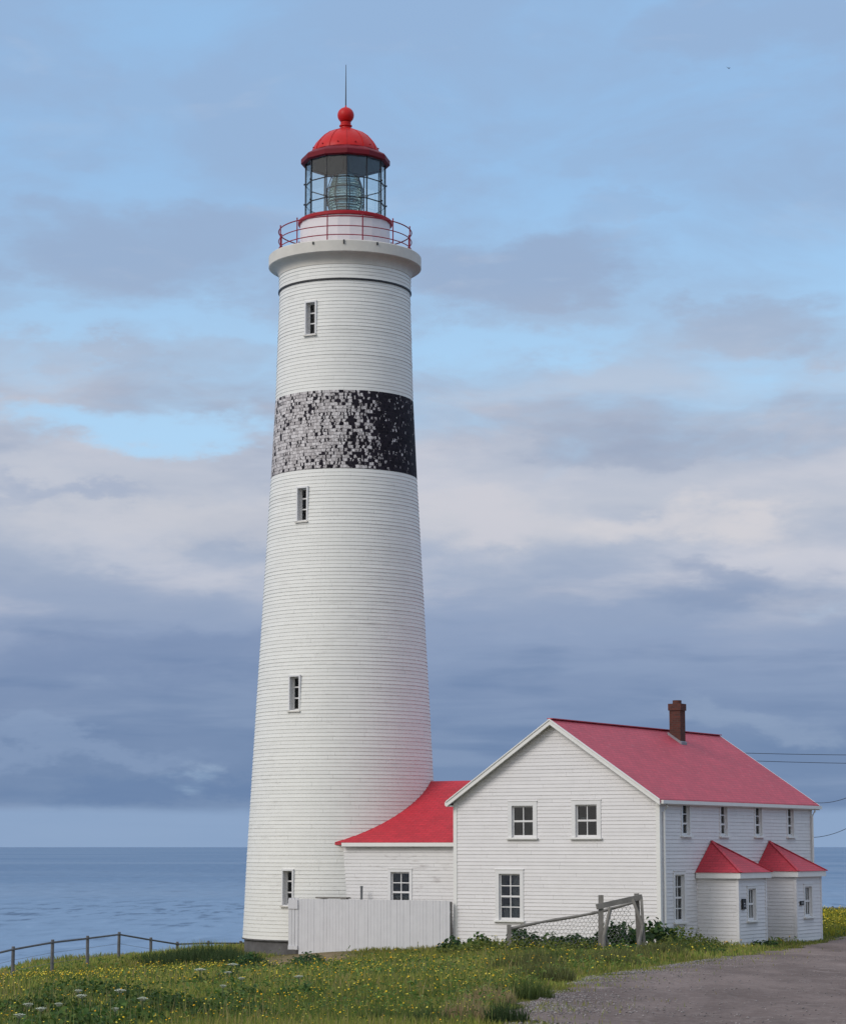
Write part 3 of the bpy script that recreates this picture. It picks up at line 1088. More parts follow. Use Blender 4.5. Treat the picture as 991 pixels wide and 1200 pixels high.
    for k in range(12):
        vb = MB()
        t = A0 + 2 * PI * (k + 0.5) / 12
        p = Vector((1.30 * math.sin(t), -1.30 * math.cos(t), 31.26))
        vb.tube([p, p + Vector((0.05 * math.sin(t), -0.05 * math.cos(t), -0.02))], 0.026, 6)
        vb.build('vent', M['rim_red'], do)
    nb_ = MB()
    nb_.lathe([(0.215, 32.11), (0.20, 32.20), (0.255, 32.23), (0.255, 32.27), (0.20, 32.30), (0.21, 32.40)], 32)
    nb_.build('neck', M['red_metal'], do, smooth=False)
    bl = MB()
    prof = [(0.33 * math.sin(PI - i / 14 * PI * 0.97), 32.69 - 0.33 * math.cos(i / 14 * PI * 0.97)) for i in range(1, 15)]
    prof = [(max(r, 0.03), z) for r, z in prof] + [(0.03, 33.09), (0.0, 33.10)]
    bl.lathe(prof, 40)
    bl.build('ball', M['red_metal'], do, smooth=True)
    rd = MB()
    rd.tube([(0, 0, 33.05), (0.0, 0, 34.78)], [0.028, 0.012], 6)
    rd.build('rod', M['black_metal'], do)
    # the lens inside
    lz = MB()
    prof = [(0.30, 28.45)]
    z = 28.5
    for i in range(16):
        t = (i + 0.5) / 16
        r = 0.46 + 0.20 * math.sin(PI * t)
        zz = 28.5 + t * 1.65
        prof += [(r + 0.05, zz - 0.045), (r, zz + 0.04)]
    prof += [(0.30, 30.2), (0.0, 30.22)]
    lz.lathe(prof, 40)
    lens = lz.build('lens', M['lens'], root, smooth=False)
    lf = MB()
    for k in range(8):
        t = R(15) + 2 * PI * k / 8
        pts = []
        for i in range(9):
            q = i / 8
            r = 0.54 + 0.21 * math.sin(PI * q)
            pts.append((r * math.sin(t), -r * math.cos(t), 28.48 + q * 1.70))
        lf.tube(pts, 0.022, 5)
    for z, r in ((28.48, 0.56), (29.05, 0.74), (29.62, 0.74), (30.18, 0.56)):
        lf.tube([(r * math.sin(2 * PI * k / 32), -r * math.cos(2 * PI * k / 32), z) for k in range(33)], 0.022, 5)
    lf.tube([(0, 0, 28.3), (0, 0, 28.5)], 0.4, 16)
    lf.tube([(0, 0, 30.2), (0, 0, 31.2)], [0.2, 0.08], 10)
    lf.build('lens_frame', M['black_metal'], lens)
    # windows set back in the thick wall
    for wb, wt, wa in WIN:
        t = R(wa)
        r = rad((wb + wt) / 2)
        o = (r * math.sin(t), -r * math.cos(t), 0)
        F = Frame(o, (math.cos(t), math.sin(t), 0), (math.sin(t), -math.cos(t), 0))
        w = MB()
        h = half
        z0, z1 = wb, wt
        tz = 0.07
        F.box(w, -h - 0.045, -h + 0.012, -0.30, 0.05, z0, z1)
        F.box(w, h - 0.012, h + 0.045, -0.30, 0.05, z0, z1)
        F.box(w, -h - 0.045, h + 0.045, -0.30, 0.05, z1 - 0.012, z1 + 0.05)
        F.box(w, -h + 0.012, h - 0.012, -0.30, 0.03, z0 - 0.03, z0 + 0.012)
        s0, s1 = -0.26, -0.20
        F.box(w, -h + 0.013, -h + 0.06, s0, s1, z0 + 0.013, z1 - 0.013)
        F.box(w, h - 0.06, h - 0.013, s0, s1, z0 + 0.013, z1 - 0.013)
        for q in (z0 + 0.013, z0 + (z1 - z0) * 0.345, z0 + (z1 - z0) * 0.67, z1 - 0.06):
            F.box(w, -h + 0.06, h - 0.06, s0, s1, q, q + 0.05)
        wo = w.build('window', M['sash_white'], root)
        pn = MB()
        F.box(pn, -h + 0.055, h - 0.055, -0.235, -0.228, z0 + 0.05, z1 - 0.03)
        pn.build('pane', M['glass'], wo)
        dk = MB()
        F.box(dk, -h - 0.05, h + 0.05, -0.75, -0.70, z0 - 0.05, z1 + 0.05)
        dk.build('dark_interior_backing', M['black'], wo)  # black panel standing in for the unlit inside of the tower
        sl = MB()
        F.box(sl, -h - 0.07, h + 0.07, -0.05, 0.11, z0 - 0.075, z0 - 0.032)
        sl.build('sill', M['cornice'], wo)
    return root


make_lighthouse()


# ------------------------------------------------------------------ keeper's house
def make_house():
    W, L = 7.95, 13.75
    EZ_, RZ = 5.42, 8.10           # wall top at the eaves, ridge of the wall
    Z0 = 0.30
    root = empty('keepers_house', C0, -TH, 'two storey white clapboard house with red gable roof, brick chimney and two entry porches', 'house')
    wl = MB()
    mid = -W / 2
    SL = (RZ - EZ_) / (W / 2)

    def glo(z): return -W if z <= EZ_ else -W + (z - EZ_) / SL
    def ghi(z): return 0.0 if z <= EZ_ else -(z - EZ_) / SL
    front = Frame((0, 0, 0), (1, 0, 0), (0, -1, 0))       # gable wall facing the meadow
    side = Frame((0, 0, 0), (0, 1, 0), (1, 0, 0))         # long wall with the porches
    holes = []
    up = 'window'
    holes.append(window(root, front, -5.59, -4.85, 4.26, 5.225, 2, 2, 0.15, meet=1, curtain=[(0.86, 1, 0, 1)]))
    holes.append(window(root, front, -3.10, -2.38, 4.26, 5.245, 2, 2, 0.15, meet=1, curtain=[(0, 0.5, 0.45, 0.62)]))
    holes.append(window(root, front, -6.11, -5.38, 1.42, 2.88, 2, 4, 0.14, meet=2, curtain=[(0, 1, 0, 0.3), (0.5, 1, 0.3, 1)]))
    lap_wall(wl, front, Z0, RZ, glo, ghi, holes)
    sh = []
    for (a, b) in ((1.88, 2.36), (5.13, 5.59), (8.27, 8.76), (11.38, 11.85)):
        sh.append(window(root, side, a, b, 4.33, 5.30, 1, 3, 0.10, meet=1, curtain=[(0.62, 1, 0, 1)]))
    sh.append(window(root, side, 1.20, 1.84, 1.41, 2.87, 2, 4, 0.12, meet=2, curtain=[(0.0, 0.16, 0, 1), (0.80, 1, 0, 0.75)]))
    lap_wall(wl, side, Z0, EZ_, lambda z: 0.0, lambda z: L, sh)
    left = Frame((-W, 0, 0), (0, 1, 0), (-1, 0, 0))
    lap_wall(wl, left, Z0, EZ_, lambda z: 0.0, lambda z: L)
    rear = Frame((0, L, 0), (1, 0, 0), (0, 1, 0))
    lap_wall(wl, rear, Z0, RZ, glo, ghi)
    wl.build('wall', M['house_white'], root)
    fb = MB()
    fb.box(-W + 0.02, -0.02, 0.02, L - 0.02, -0.6, Z0)
    fb.build('foundation', M['found'], root)
    for (x, y, sx, sy) in ((0, 0, 1, -1), (-W, 0, -1, -1), (0, L, 1, 1), (-W, L, -1, 1)):
        tb = MB()
        t, w = 0.034, 0.11
        # two boards meeting at the corner
        tb.box(*sorted((x - sx * w, x + sx * t)), *sorted((y, y + sy * t)), Z0 - 0.05, EZ_ - 0.02)
        tb.box(*sorted((x, x + sx * t)), *sorted((y - sy * w, y - sy * 0.001)), Z0 - 0.05, EZ_ - 0.02)
        tb.build('corner_trim', M['trim_white'], root)
    # roof
    ov, og, og2 = 0.17, 0.28, 0.45
    th = 0.13
    zr = RZ + th + 0.02
    ze = EZ_ - SL * ov + th + 0.02
    rb = MB()
    y0, y1 = -og, L + og2
    a = (ov, y0, ze); b = (ov, y1, ze); c = (mid, y1, zr); d = (mid, y0, zr)
    roof_slab(rb, a, b, c, d, th)
    ro = rb.build('roof', M['roof_main'], root)
    uv_planar(ro, (0, 1, 0), Vector((-1, 0, SL)).normalized())
    rb = MB()
    a = (-W - ov, y1, ze); b = (-W - ov, y0, ze); c = (mid - 0.001, y0, zr); d = (mid - 0.001, y1, zr)
    roof_slab(rb, a, b, c, d, th)
    r2 = rb.build('roof', M['roof_main'], root)
    uv_planar(r2, (0, 1, 0), Vector((1, 0, SL)).normalized())
    cap = MB()
    cap.bar((mid, y0 - 0.01, zr + 0.012), (mid, y1 + 0.01, zr + 0.012), 0.22, 0.03)
    co = cap.build('ridge_cap', M['roof_main'], ro)
    uv_planar(co, (0, 1, 0), (1, 0, 0))
    # barge boards and soffit
    for yy, s in ((y0, -1), (y1, 1)):
        bb = MB()
        for xa, xb in ((ov, mid), (-W - ov, mid)):
            for (dz0, dz1, p0, p1) in ((-0.20, -0.035, 0.0, 0.035), (-0.045, 0.0, 0.0, 0.065)):
                ya, yb = yy + s * p0, yy + s * p1
                P = [(xa, ya, ze + dz0), (xb, ya, zr + dz0), (xb, yb, zr + dz0), (xa, yb, ze + dz0)]
                Q = [(xa, ya, ze + dz1), (xb, ya, zr + dz1), (xb, yb, zr + dz1), (xa, yb, ze + dz1)]
                if (xa > xb) == (s < 0):
                    P = P[::-1]; Q = Q[::-1]
                bb.hexa(P + Q)
            inner = min(yy, yy - s * (og if s < 0 else og2)), max(yy, yy - s * (og if s < 0 else og2))
            za, zb = ze - th - 0.012, zr - th - 0.012
            bb.add([(xa, inner[0], za), (xb, inner[0], zb), (xb, inner[1], zb), (xa, inner[1], za)], [(0, 1, 2, 3)])
        bb.build('barge_board', M['trim_white'], ro)
    for xx, s in ((ov, 1), (-W - ov, -1)):
        gb = MB()
        gb.box(*sorted((xx + s * 0.002, xx + s * 0.10)), y0 + 0.05, y1 + 0.02, ze - 0.155, ze - 0.035)
        gb.box(*sorted((xx - s * ov, xx)), y0 + 0.05, y1, ze - th - 0.06, ze - th - 0.015)
        gb.build('gutter', M['trim_white'], ro)
    # down pipes
    for yy in (0.22, L - 0.10):
        db = MB()
        db.tube([(0.20, yy, ze - 0.14), (0.20, yy, ze - 0.24), (0.085, yy, ze - 0.42), (0.085, yy, 0.75), (0.12, yy, 0.55)], 0.045, 8)
        db.build('down_pipe', M['trim_white'], root)
    # chimney
    cx, cy, cs = -3.40, 8.98, 0.225
    cb = MB()
    zt = 9.22
    cb.box(cx - cs, cx + cs, cy - cs, cy + cs, 7.3, zt - 0.26)
    cb.box(cx - cs - 0.035, cx + cs + 0.035, cy - cs - 0.035, cy + cs + 0.035, zt - 0.255, zt)
    ch = cb.build('chimney', M['brick'], root)
    pb = MB()
    pb.lathe([(0.17, zt), (0.17, zt + 0.13), (0.15, zt + 0.135), (0.12, zt + 0.05)], 20)
    po = pb.build('chimney_pot', M['brick'], ch)
    po.location = (cx, cy, 0)
    fl = MB()
    for (x0, x1, q0, q1) in ((cx - cs - 0.06, cx + cs + 0.06, cy - cs - 0.05, cy - cs - 0.004), (cx + cs + 0.004, cx + cs + 0.06, cy - cs, cy + cs)):
        def zz(x): return zr - SL * (x - mid)
        fl.hexa([(x0, q0, zz(x0) - 0.1), (x1, q0, zz(x1) - 0.1), (x1, q1, zz(x1) - 0.1), (x0, q1, zz(x0) - 0.1),
                 (x0, q0, zz(x0) + 0.10), (x1, q0, zz(x1) + 0.10), (x1, q1, zz(x1) + 0.10), (x0, q1, zz(x0) + 0.10)])
    fl.build('flashing', M['lead'], ch)
    # entry porches
    D, PW = 1.54, 2.42
    for py in (2.98, 8.22):
        pw = MB()
        F0 = Frame((0, py, 0), (1, 0, 0), (0, -1, 0))
        F1 = Frame((D, py, 0), (0, 1, 0), (1, 0, 0))
        F2 = Frame((D, py + PW, 0), (-1, 0, 0), (0, 1, 0))
        pz = 2.86
        por = MB()
        par = bpy.data.objects.new('porch', bpy.data.meshes.new('porch'))
        hole = window(par, F1, 0.86, 1.42, 1.42, 2.37, 3, 2, 0.09, meet=1, curtain=[(0, 0.2, 0, 1), (0.7, 1, 0, 0.6)])
        lap_wall(pw, F0, 0.36, pz, lambda z: 0.0, lambda z: D)
        lap_wall(pw, F1, 0.36, pz, lambda z: 0.0, lambda z: PW, [hole])
        lap_wall(pw, F2, 0.36, pz, lambda z: 0.0, lambda z: D)
        for yy, s in ((py, -1), (py + PW, 1)):
            pw.box(D - 0.07, D + 0.034, *sorted((yy, yy + s * 0.034)), 0.34, pz)
            pw.box(D, D + 0.034, *sorted((yy - s * 0.07, yy - s * 0.001)), 0.34, pz)
        tmp = pw.build('porch', M['house_white'], root)
        par.data = tmp.data
        bpy.data.objects.remove(tmp)
        par.name = 'porch'
        COL.objects.link(par)
        par.parent = root
        # half pyramid roof against the wall
        o = 0.20
        e = pz + 0.12
        A = (0.03, py - o, e); B = (D + o, py - o, e); C = (D + o, py + PW + o, e); Dd = (0.03, py + PW + o, e)
        ap = (0.03, py + PW / 2, 4.06)
        rp = MB()
        rp.add([A, B, C, Dd, ap], [(0, 1, 4), (1, 2, 4), (2, 3, 4), (3, 2, 1, 0)])
        rr = rp.build('porch_roof', M['roof_porch'], par)
        uv = rr.data.uv_layers.new(name='UVMap')
        for pl in rr.data.polygons:
            n = pl.normal
            hu = Vector((0, 0, 1)).cross(n)
            hu = hu.normalized() if hu.length > 0.01 else Vector((1, 0, 0))
            hv = n.cross(hu)
            for li in pl.loop_indices:
                c = rr.data.vertices[rr.data.loops[li].vertex_index].co
                uv.data[li].uv = (c.dot(hu), c.dot(hv))
        fp = MB()
        fp.box(0.04, D + o - 0.04, py - o + 0.04, py + PW + o - 0.04, e - 0.20, e - 0.004)
        fp.build('fascia', M['trim_white'], par)
        hp = MB()
        for q in (B, C):
            hp.bar(Vector(q) + Vector((0, 0, 0.01)), Vector(ap) + Vector((0.02, 0, 0.01)), 0.10, 0.03)
        hp_o = hp.build('hip_cap', M['roof_porch'], par)
        uv_planar(hp_o, (0, 1, 0), (1, 0, 0.5))
        kp = MB()
        kp.box(0.05, D - 0.03, py + 0.04, py + PW - 0.04, -0.3, 0.36)
        kp.build('porch_footing', M['found'], par)
    return root


house = make_house()


def hw(x, y, z):
    return C0 + HX * x + HY * y + Vector((0, 0, z))


# plaques on the porch fronts
def plaque(y, z, w, h, label, marks):
    root = empty('wall_plaque', hw(1.60, y, z), -TH, label, 'sign', 'plaques on the porches')
    mb = MB()
    mb.box(-0.035, 0.015, -w / 2, w / 2, -h / 2, h / 2)
    mb.build('plate', M['black'], root)
    kb = MB()
    for (a, b, c, d) in marks:
        kb.box(0.0155, 0.018, a * w / 2, b * w / 2, c * h / 2, d * h / 2)
    kb.build('marking', M['mark'], root)


plaque(2.98 + 0.36, 1.91, 0.30, 0.36, 'tall black plaque beside the window of the nearer porch', [(-0.3, 0.25, 0.0, 0.2), (-0.1, 0.35, -0.5, -0.25)])
plaque(8.22 + 0.42, 1.84, 0.30, 0.15, 'small low black plaque beside the window of the farther porch', [(-0.6, 0.6, -0.1, 0.12)])


# ------------------------------------------------------------------ link between house and tower
def make_link():
    yf, yr, yc = 0.65, 8.55, 4.60
    x0, x1 = -15.0, -7.98
    EZ_, RZ = 4.02, 6.22
    SL = (RZ - EZ_) / (yc - yf)
    root = empty('link_building', C0, -TH, 'low white clapboard link with bright red roof between the lighthouse and the house', 'building')
    front = Frame((0, yf, 0), (1, 0, 0), (0, -1, 0))
    hole = window(root, front, -10.93, -10.24, 1.90, 2.91, 2, 3, 0.11, meet=1, curtain=[(0, 1, 0, 0.25)])
    wl = MB()
    # the front boards stop at the round wall of the tower
    def lo(z):
        r = np.interp(z, [0.2, 0.47, 3.61, 6.52], [3.765, 3.745, 3.61, 3.455]) - 0.06
        dy = yf - TLOC[1]
        return TLOC[0] + math.sqrt(max(r * r - dy * dy, 0.0))
    lap_wall(wl, front, 0.1, EZ_, lo, lambda z: x1, [hole])
    wl.build('wall', M['link_white'], root)
    wl = MB()
    rear = Frame((0, yr, 0), (1, 0, 0), (0, 1, 0))
    lap_wall(wl, rear, 0.1, EZ_, lambda z: -11.6, lambda z: x1)
    wl.build('wall', M['link_white'], root)
    th = 0.10
    zr = RZ + th; ov = 0.16; ze = EZ_ + th - SL * ov
    rb = MB()
    roof_slab(rb, (x0 + 0.6, yf - ov, ze), (x1, yf - ov, ze), (x1, yc, zr), (x0 + 0.6, yc, zr), th)
    ro = rb.build('roof', M['roof_link'], root)
    uv_planar(ro, (1, 0, 0), Vector((0, 1, SL)).normalized())
    rb = MB()
    roof_slab(rb, (x1, yr + ov, ze), (x0 + 0.6, yr + ov, ze), (x0 + 0.6, yc + 0.001, zr), (x1, yc + 0.001, zr), th)
    r2 = rb.build('roof', M['roof_link'], root)
    uv_planar(r2, (1, 0, 0), Vector((0, -1, SL)).normalized())
    gb = MB()
    gx = -12.95
    gb.box(gx, x1, yf - ov - 0.085, yf - ov - 0.002, ze - 0.16, ze - 0.025)
    gb.box(gx, x1, yf - ov, yf - 0.03, ze - th - 0.05, ze - th - 0.01)
    gb.build('eave_board', M['trim_white'], ro)


_d = TOWER - C0
TLOC = (_d.dot(HX), _d.dot(HY))
make_link()


# ------------------------------------------------------------------ white board fence before the link
def board_fence():
    root = empty('board_fence', hw(-7.95, -0.35, 0.0), -TH, 'tall white vertical board fence hiding the foot of the link', 'fence')
    n = 47
    Lf = 6.35
    pb = MB()
    for i in range(n):
        xa = -Lf + Lf * i / n; xb = -Lf + Lf * (i + 1) / n - 0.005
        top = 1.985 + random.uniform(-0.006, 0.006)
        bot = -0.02 + 0.16 * i / n + random.uniform(-0.03, 0.03)
        off = random.uniform(-0.006, 0.006)
        pb.box(xa, xb, off, off + 0.024, bot, top)
    pb.build('board_panel', M['board'], root)
    rb = MB()
    rb.box(-Lf, -0.02, 0.032, 0.09, 0.5, 0.59)
    rb.box(-Lf, -0.02, 0.032, 0.09, 1.55, 1.64)
    rb.build('rail', M['board'], root)
    for x in (-Lf + 0.05, -3.55, -0.06):
        qb = MB()
        qb.box(x - 0.05, x + 0.05, 0.092, 0.19, -0.3, 1.95)
        qb.build('post', M['old_wood'], root)
    # narrow end leaf folded towards the meadow
    db = MB()
    db.box(-Lf - 0.42, -Lf - 0.29, -0.03, 0.0, 0.16, 2.01)
    db.box(-Lf - 0.275, -Lf - 0.16, -0.03, 0.0, 0.16, 2.01)
    db.box(-Lf - 0.145, -Lf - 0.012, -0.02, 0.01, 0.14, 2.02)
    db.box(-Lf - 0.42, -Lf - 0.012, -0.062, -0.032, 1.62, 1.95)
    db.box(-Lf - 0.42, -Lf - 0.012, -0.062, -0.032, 0.16, 0.30)
    db.build('end_leaf', M['board'], root)
    # things seen over its top
    pp = hw(-11.98, 0.25, 0)
    vb = MB()
    vb.tube([(0, 0, 0), (0, 0, 2.40)], 0.045, 8)
    vb.tube([(0, 0, 2.40), (0, 0, 2.46)], [0.058, 0.05], 8)
    v = vb.build('vent_pipe', M['grey_metal'])
    v.location = pp
    tag(v, 'thin grey vent pipe sticking up behind the white board fence', 'pipe')
    lb = MB()
    for k in range(5):
        lb.box(-0.66 + random.uniform(-0.1, 0.05), 0.62 + random.uniform(-0.05, 0.1), 0.05 + k * 0.055, 0.09 + k * 0.055, 0.0, 0.055)
    lb.box(-0.5, -0.4, 0.0, 0.4, -2.1, -0.003)
    lb.box(0.4, 0.5, 0.0, 0.4, -2.1, -0.003)
    l = lb.build('plank_shelf', M['old_wood'])
    l.location = hw(-12.95, -0.26, 2.0)
    l.rotation_euler = (0, 0, -TH)
    tag(l, 'dark weathered planks lying along the top behind the white board fence', 'planks')


board_fence()


# ------------------------------------------------------------------ old timber gate frame and netting fence
def timber_frame():
    Y = 73.0
    gz = g1(5.9, Y)
    root = empty('timber_frame', (5.34, Y, gz), 0, 'leaning grey timber goalpost frame with crooked braces at the road side', 'gate frame')
    B = lambda: MB()
    z = lambda zz: zz - gz
    m = B(); m.bar((0.0, 0, z(0.35)), (0.02, 0.0, z(2.42)), 0.15, 0.13); m.build('post', M['old_wood'], root)
    m = B(); m.bar((1.22, 0.42, z(0.35)), (1.13, 0.40, z(2.46)), 0.14, 0.13); m.build('post', M['old_wood'], root)
    m = B(); m.bar((-0.12, -0.10, z(2.07)), (1.28, 0.30, z(2.36)), 0.10, 0.16); m.build('crossbeam', M['old_wood'], root)
    m = B(); m.tube([(0.30, -0.12, z(2.06)), (0.20, -0.16, z(1.65)), (0.09, -0.2, z(1.2)), (0.06, -0.26, z(0.45))], [0.06, 0.055, 0.06, 0.055], 8); m.build('brace', M['old_wood'], root)
    m = B(); m.tube([(0.12, -0.16, z(1.25)), (0.32, 0.05, z(0.55))], 0.04, 8); m.build('brace', M['old_wood'], root)
    m = B(); m.bar((0.99, 0.20, z(2.30)), (1.30, 0.14, z(1.45)), 0.10, 0.09); m.build('brace', M['old_wood'], root)
    m = B(); m.tube([(1.28, 0.10, z(1.50)), (1.16, -0.04, z(1.05)), (1.07, -0.14, z(0.45))], 0.06, 8); m.build('brace', M['old_wood'], root)
    m = B(); m.bar((1.26, 0.22, z(2.30)), (1.33, 0.05, z(0.50)), 0.085, 0.075); m.build('brace', M['old_wood'], root)


timber_frame()


def net_fence():
    p0 = Vector((2.66, 73.6, 1.40)); p1 = Vector((6.42, 73.9, 2.16))
    root = empty('netting_fence', (2.62, 73.6, g1(2.62, 73.6)), 0, 'sagging wire netting fence with sloping pole, running up to the grey timber frame', 'fence')
    o = Vector(root.location)
    m = MB()
    pts = []
    for i in range(9):
        t = i / 8
        p = p0.lerp(p1, t) - o
        p.z += 0.025 * math.sin(t * 7) - 0.03 * math.sin(PI * t)
        pts.append(p)
    m.tube(pts, [0.045 + 0.008 * math.sin(i * 2.3) for i in range(9)], 8)
    m.build('top_rail', M['old_wood'], root)
    m = MB(); m.bar(Vector((2.61, 73.6, 0.2)) - o, Vector((2.61, 73.6, 1.52)) - o, 0.13, 0.12); m.build('post', M['old_wood'], root)
    w = MB()
    # hexagonal netting as zigzag wires
    dx = 0.062
    n = int((p1.x - p0.x) / dx)
    rows = 20
    hgt = 0.095
    for i in range(n):
        for j in range(rows):
            x = i * dx
            if x > p1.x - p0.x - dx: continue
            t = x / (p1.x - p0.x)
            top = p0.lerp(p1, t)
            ztop = top.z
            za = ztop - j * hgt
            if za < 0.62: break
            wob = 0.02 * math.sin(i * 0.7 + j)
            x0 = top.x
            # vertical twist on alternate columns, then two slants
            if (i + j) % 2 == 0:
                a = Vector((x0, 73.6 + t * 0.3 + wob, za)); b = Vector((x0, 73.6 + t * 0.3 + wob, za - hgt * 0.5))
                c = Vector((x0 + dx, 73.6 + t * 0.3 + wob, za - hgt + 0.013)); d = Vector((x0 - dx, 73.6 + t * 0.3 + wob, za - hgt - 0.013))
                w.bar(a - o, b - o, 0.011, 0.011)
                w.bar(b - o, c - o, 0.009, 0.009)
                if i > 0: w.bar(b - o, d - o, 0.009, 0.009)
    w.build('netting', M['wire'], root)


net_fence()


# ------------------------------------------------------------------ fences along the shore
def rail_fence(name, label, tops, end_rail=None, h=1.15, group=None):
    o = Vector((tops[0][0], tops[0][1], tops[0][2] - h))
    root = empty(name, o, 0, label, 'fence', group)
    for i, (x, y, z) in enumerate(tops):
        m = MB()
        ln = random.uniform(-0.02, 0.02)
        m.tube([Vector((x + ln, y, z - h - 0.2)) - o, Vector((x, y, z - 0.02)) - o, Vector((x, y, z)) - o], [0.062, 0.058, 0.045], 8)
        m.build('post', M['fence_wood'], root)
    for a, b in zip(tops, tops[1:]):
        m = MB()
        pa = Vector(a) - o - Vector((0, 0, 0.10)); pb = Vector(b) - o - Vector((0, 0, 0.10))
        mid = (pa + pb) / 2
        m.tube([pa, mid, pb], 0.036, 6)
        m.build('rail', M['fence_wood'], root)
    w = MB()
    for a, b in zip(tops, tops[1:]):
        for dz in (0.45, 0.80):
            w.tube([Vector(a) - o - Vector((0, 0, dz)), Vector(b) - o - Vector((0, 0, dz))], 0.006, 4)
    w.build('wire', M['wire'], root)


M['fence_wood'] = m_paint('dark_fence_wood', (0.14, 0.14, 0.145), 0.85, 0.3)
rail_fence('shore_fence', 'dark post and rail fence along the shore edge at the left of the lighthouse',
           [(-14.15, 75.5, 0.47), (-13.49, 80, 0.61), (-12.887, 84.5, 0.661), (-12.292, 89, 0.629), (-11.762, 94, 0.593), (-10.758, 96, 0.307), (-9.911, 98, 0.063), (-8.8, 99.6, 0.04), (-7.585, 101, -0.02), (-6.2, 102.5, -0.03)], group='post and rail fences')
rail_fence('shore_fence', 'thin post and rail fence on the far yellow field right of the porches',
           [(18.0, 129.2, 0.72), (21.97, 130, 0.70), (25.9, 130.4, 0.66), (29.9, 131, 0.60)], group='post and rail fences', h=1.1)


# ------------------------------------------------------------------ overhead cables
def cable(label, pts, r=0.013, group='overhead cables'):
    m = MB()
    o = Vector(pts[0])
    full = []
    for (a, b, sag) in zip(pts, pts[1:], [0.25] * len(pts)):
        for i in range(13):
            t = i / 12
            p = Vector(a).lerp(Vector(b), t) - o
            p.z -= sag * 4 * t * (1 - t)
            full.append(p)
    m.tube(full, r, 5)
    c = m.build('overhead_cable', M['cable'])
    c.location = o
    tag(c, label, 'cable', group)


POLE = Vector((11.2, 112.0, 0))
pm = MB()
pm.tube([(0, 0, g1(11.2, 112.0) - 0.5), (0, 0, 8.45)], [0.14, 0.10], 10)
po = pm.build('utility_pole', M['old_wood']); po.location = POLE
tag(po, 'grey timber utility pole standing behind the house roof', 'utility pole')
xm = MB()
xm.box(-0.06, 0.06, -0.6, 0.6, 8.16, 8.26)
xm.build('crossarm', M['old_wood'], po)
cable('upper of the two level cables running right from behind the house roof', [(11.2, 111.5, 8.30), (34, 112.0, 8.36)])
cable('lower of the two level cables running right from behind the house roof', [(11.2, 112.5, 8.02), (34, 112.0, 7.86)])
cable('sloping cable rising right from under the house eave', [tuple(hw(0.12, 13.72, 5.55)), (17.2, 92.0, 6.3), (24, 88, 8.2)], 0.011)
cable('steep cable rising right from the middle of the far house corner', [tuple(hw(0.12, 13.72, 4.22)), (17.0, 90, 5.35), (24, 85, 9.2)], 0.011)

# ------------------------------------------------------------------ gull high in the sky
gp = Vector((0, 0, EYE)) + Vector(((853 - 495.5) / 2800, math.cos(R(7.97)) - (600 - 80) / 2800 * math.sin(R(7.97)), math.sin(R(7.97)) + (600 - 80) / 2800 * math.cos(R(7.97)))) * 260
bm_ = MB()
bm_.tube([(-0.25, 0.1, 0), (-0.12, 0.05, 0.01), (0.05, 0, 0.015), (0.2, -0.05, 0.02), (0.27, -0.08, 0.02)], [0.01, 0.05, 0.065, 0.04, 0.012], 8)
for s in (-1, 1):
    bm_.add([(0.08, 0, 0.04), (-0.08, 0.03, 0.04), (-0.02 - 0.05, s * 0.32 + 0.0, 0.16), (0.09, s * 0.30, 0.17), (-0.14, s * 0.62, 0.10),
             (0.08, 0, 0.025), (-0.08, 0.03, 0.025), (-0.07, s * 0.32, 0.148), (0.09, s * 0.30, 0.158)],
            [(0, 1, 2, 3), (3, 2, 4), (5, 8, 7, 6), (8, 4, 7), (0, 3, 8, 5), (1, 6, 7, 2), (3, 4, 8), (2, 7, 4)])
bo = bm_.build('gull', M['bird'])
bo.location = gp
bo.scale = (0.6, 0.6, 0.6)
bo.rotation_euler = (0.4, 0.2, 0.9)
tag(bo, 'tiny dark gull flying high in the blue sky', 'bird')


# ------------------------------------------------------------------ planting
def blade_mesh(name, X, Y, Z, H, Wd, base_c, tip_c, lean=0.35, parent=None, mat=None):
    """one tapering bent blade per entry; three cross sections and a tip"""
    n = len(X)
    az = rng.uniform(0, 2 * PI, n)
    # blade faces turn all ways
    dx, dy = np.cos(az), np.sin(az)
    lz = rng.uniform(0.05, 1, n) * lean
    ldir = rng.uniform(0, 2 * PI, n)
    lx, ly = np.cos(ldir) * lz * H, np.sin(ldir) * lz * H
    V = np.zeros((n, 5, 3))
    for i, (t, w) in enumerate(((0.0, 1.0), (0.5, 0.85))):
        cx = X + lx * t * t; cy = Y + ly * t * t; cz = Z + H * t
        V[:, 2 * i, 0] = cx - dx * Wd * w / 2; V[:, 2 * i, 1] = cy - dy * Wd * w / 2; V[:, 2 * i, 2] = cz
        V[:, 2 * i + 1, 0] = cx + dx * Wd * w / 2; V[:, 2 * i + 1, 1] = cy + dy * Wd * w / 2; V[:, 2 * i + 1, 2] = cz
    V[:, 4, 0] = X + lx; V[:, 4, 1] = Y + ly; V[:, 4, 2] = Z + H * (1 - 0.25 * lz)
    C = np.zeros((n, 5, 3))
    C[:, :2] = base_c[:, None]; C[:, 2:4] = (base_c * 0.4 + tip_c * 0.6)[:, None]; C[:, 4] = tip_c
    b = np.arange(n)[:, None] * 5
    F = np.concatenate([b + np.array([[0, 1, 3]]), b + np.array([[0, 3, 2]]), b + np.array([[2, 3, 4]])])
    return np_mesh(name, V.reshape(-1, 3), F, mat or M['leaf'], C.reshape(-1, 3), parent)


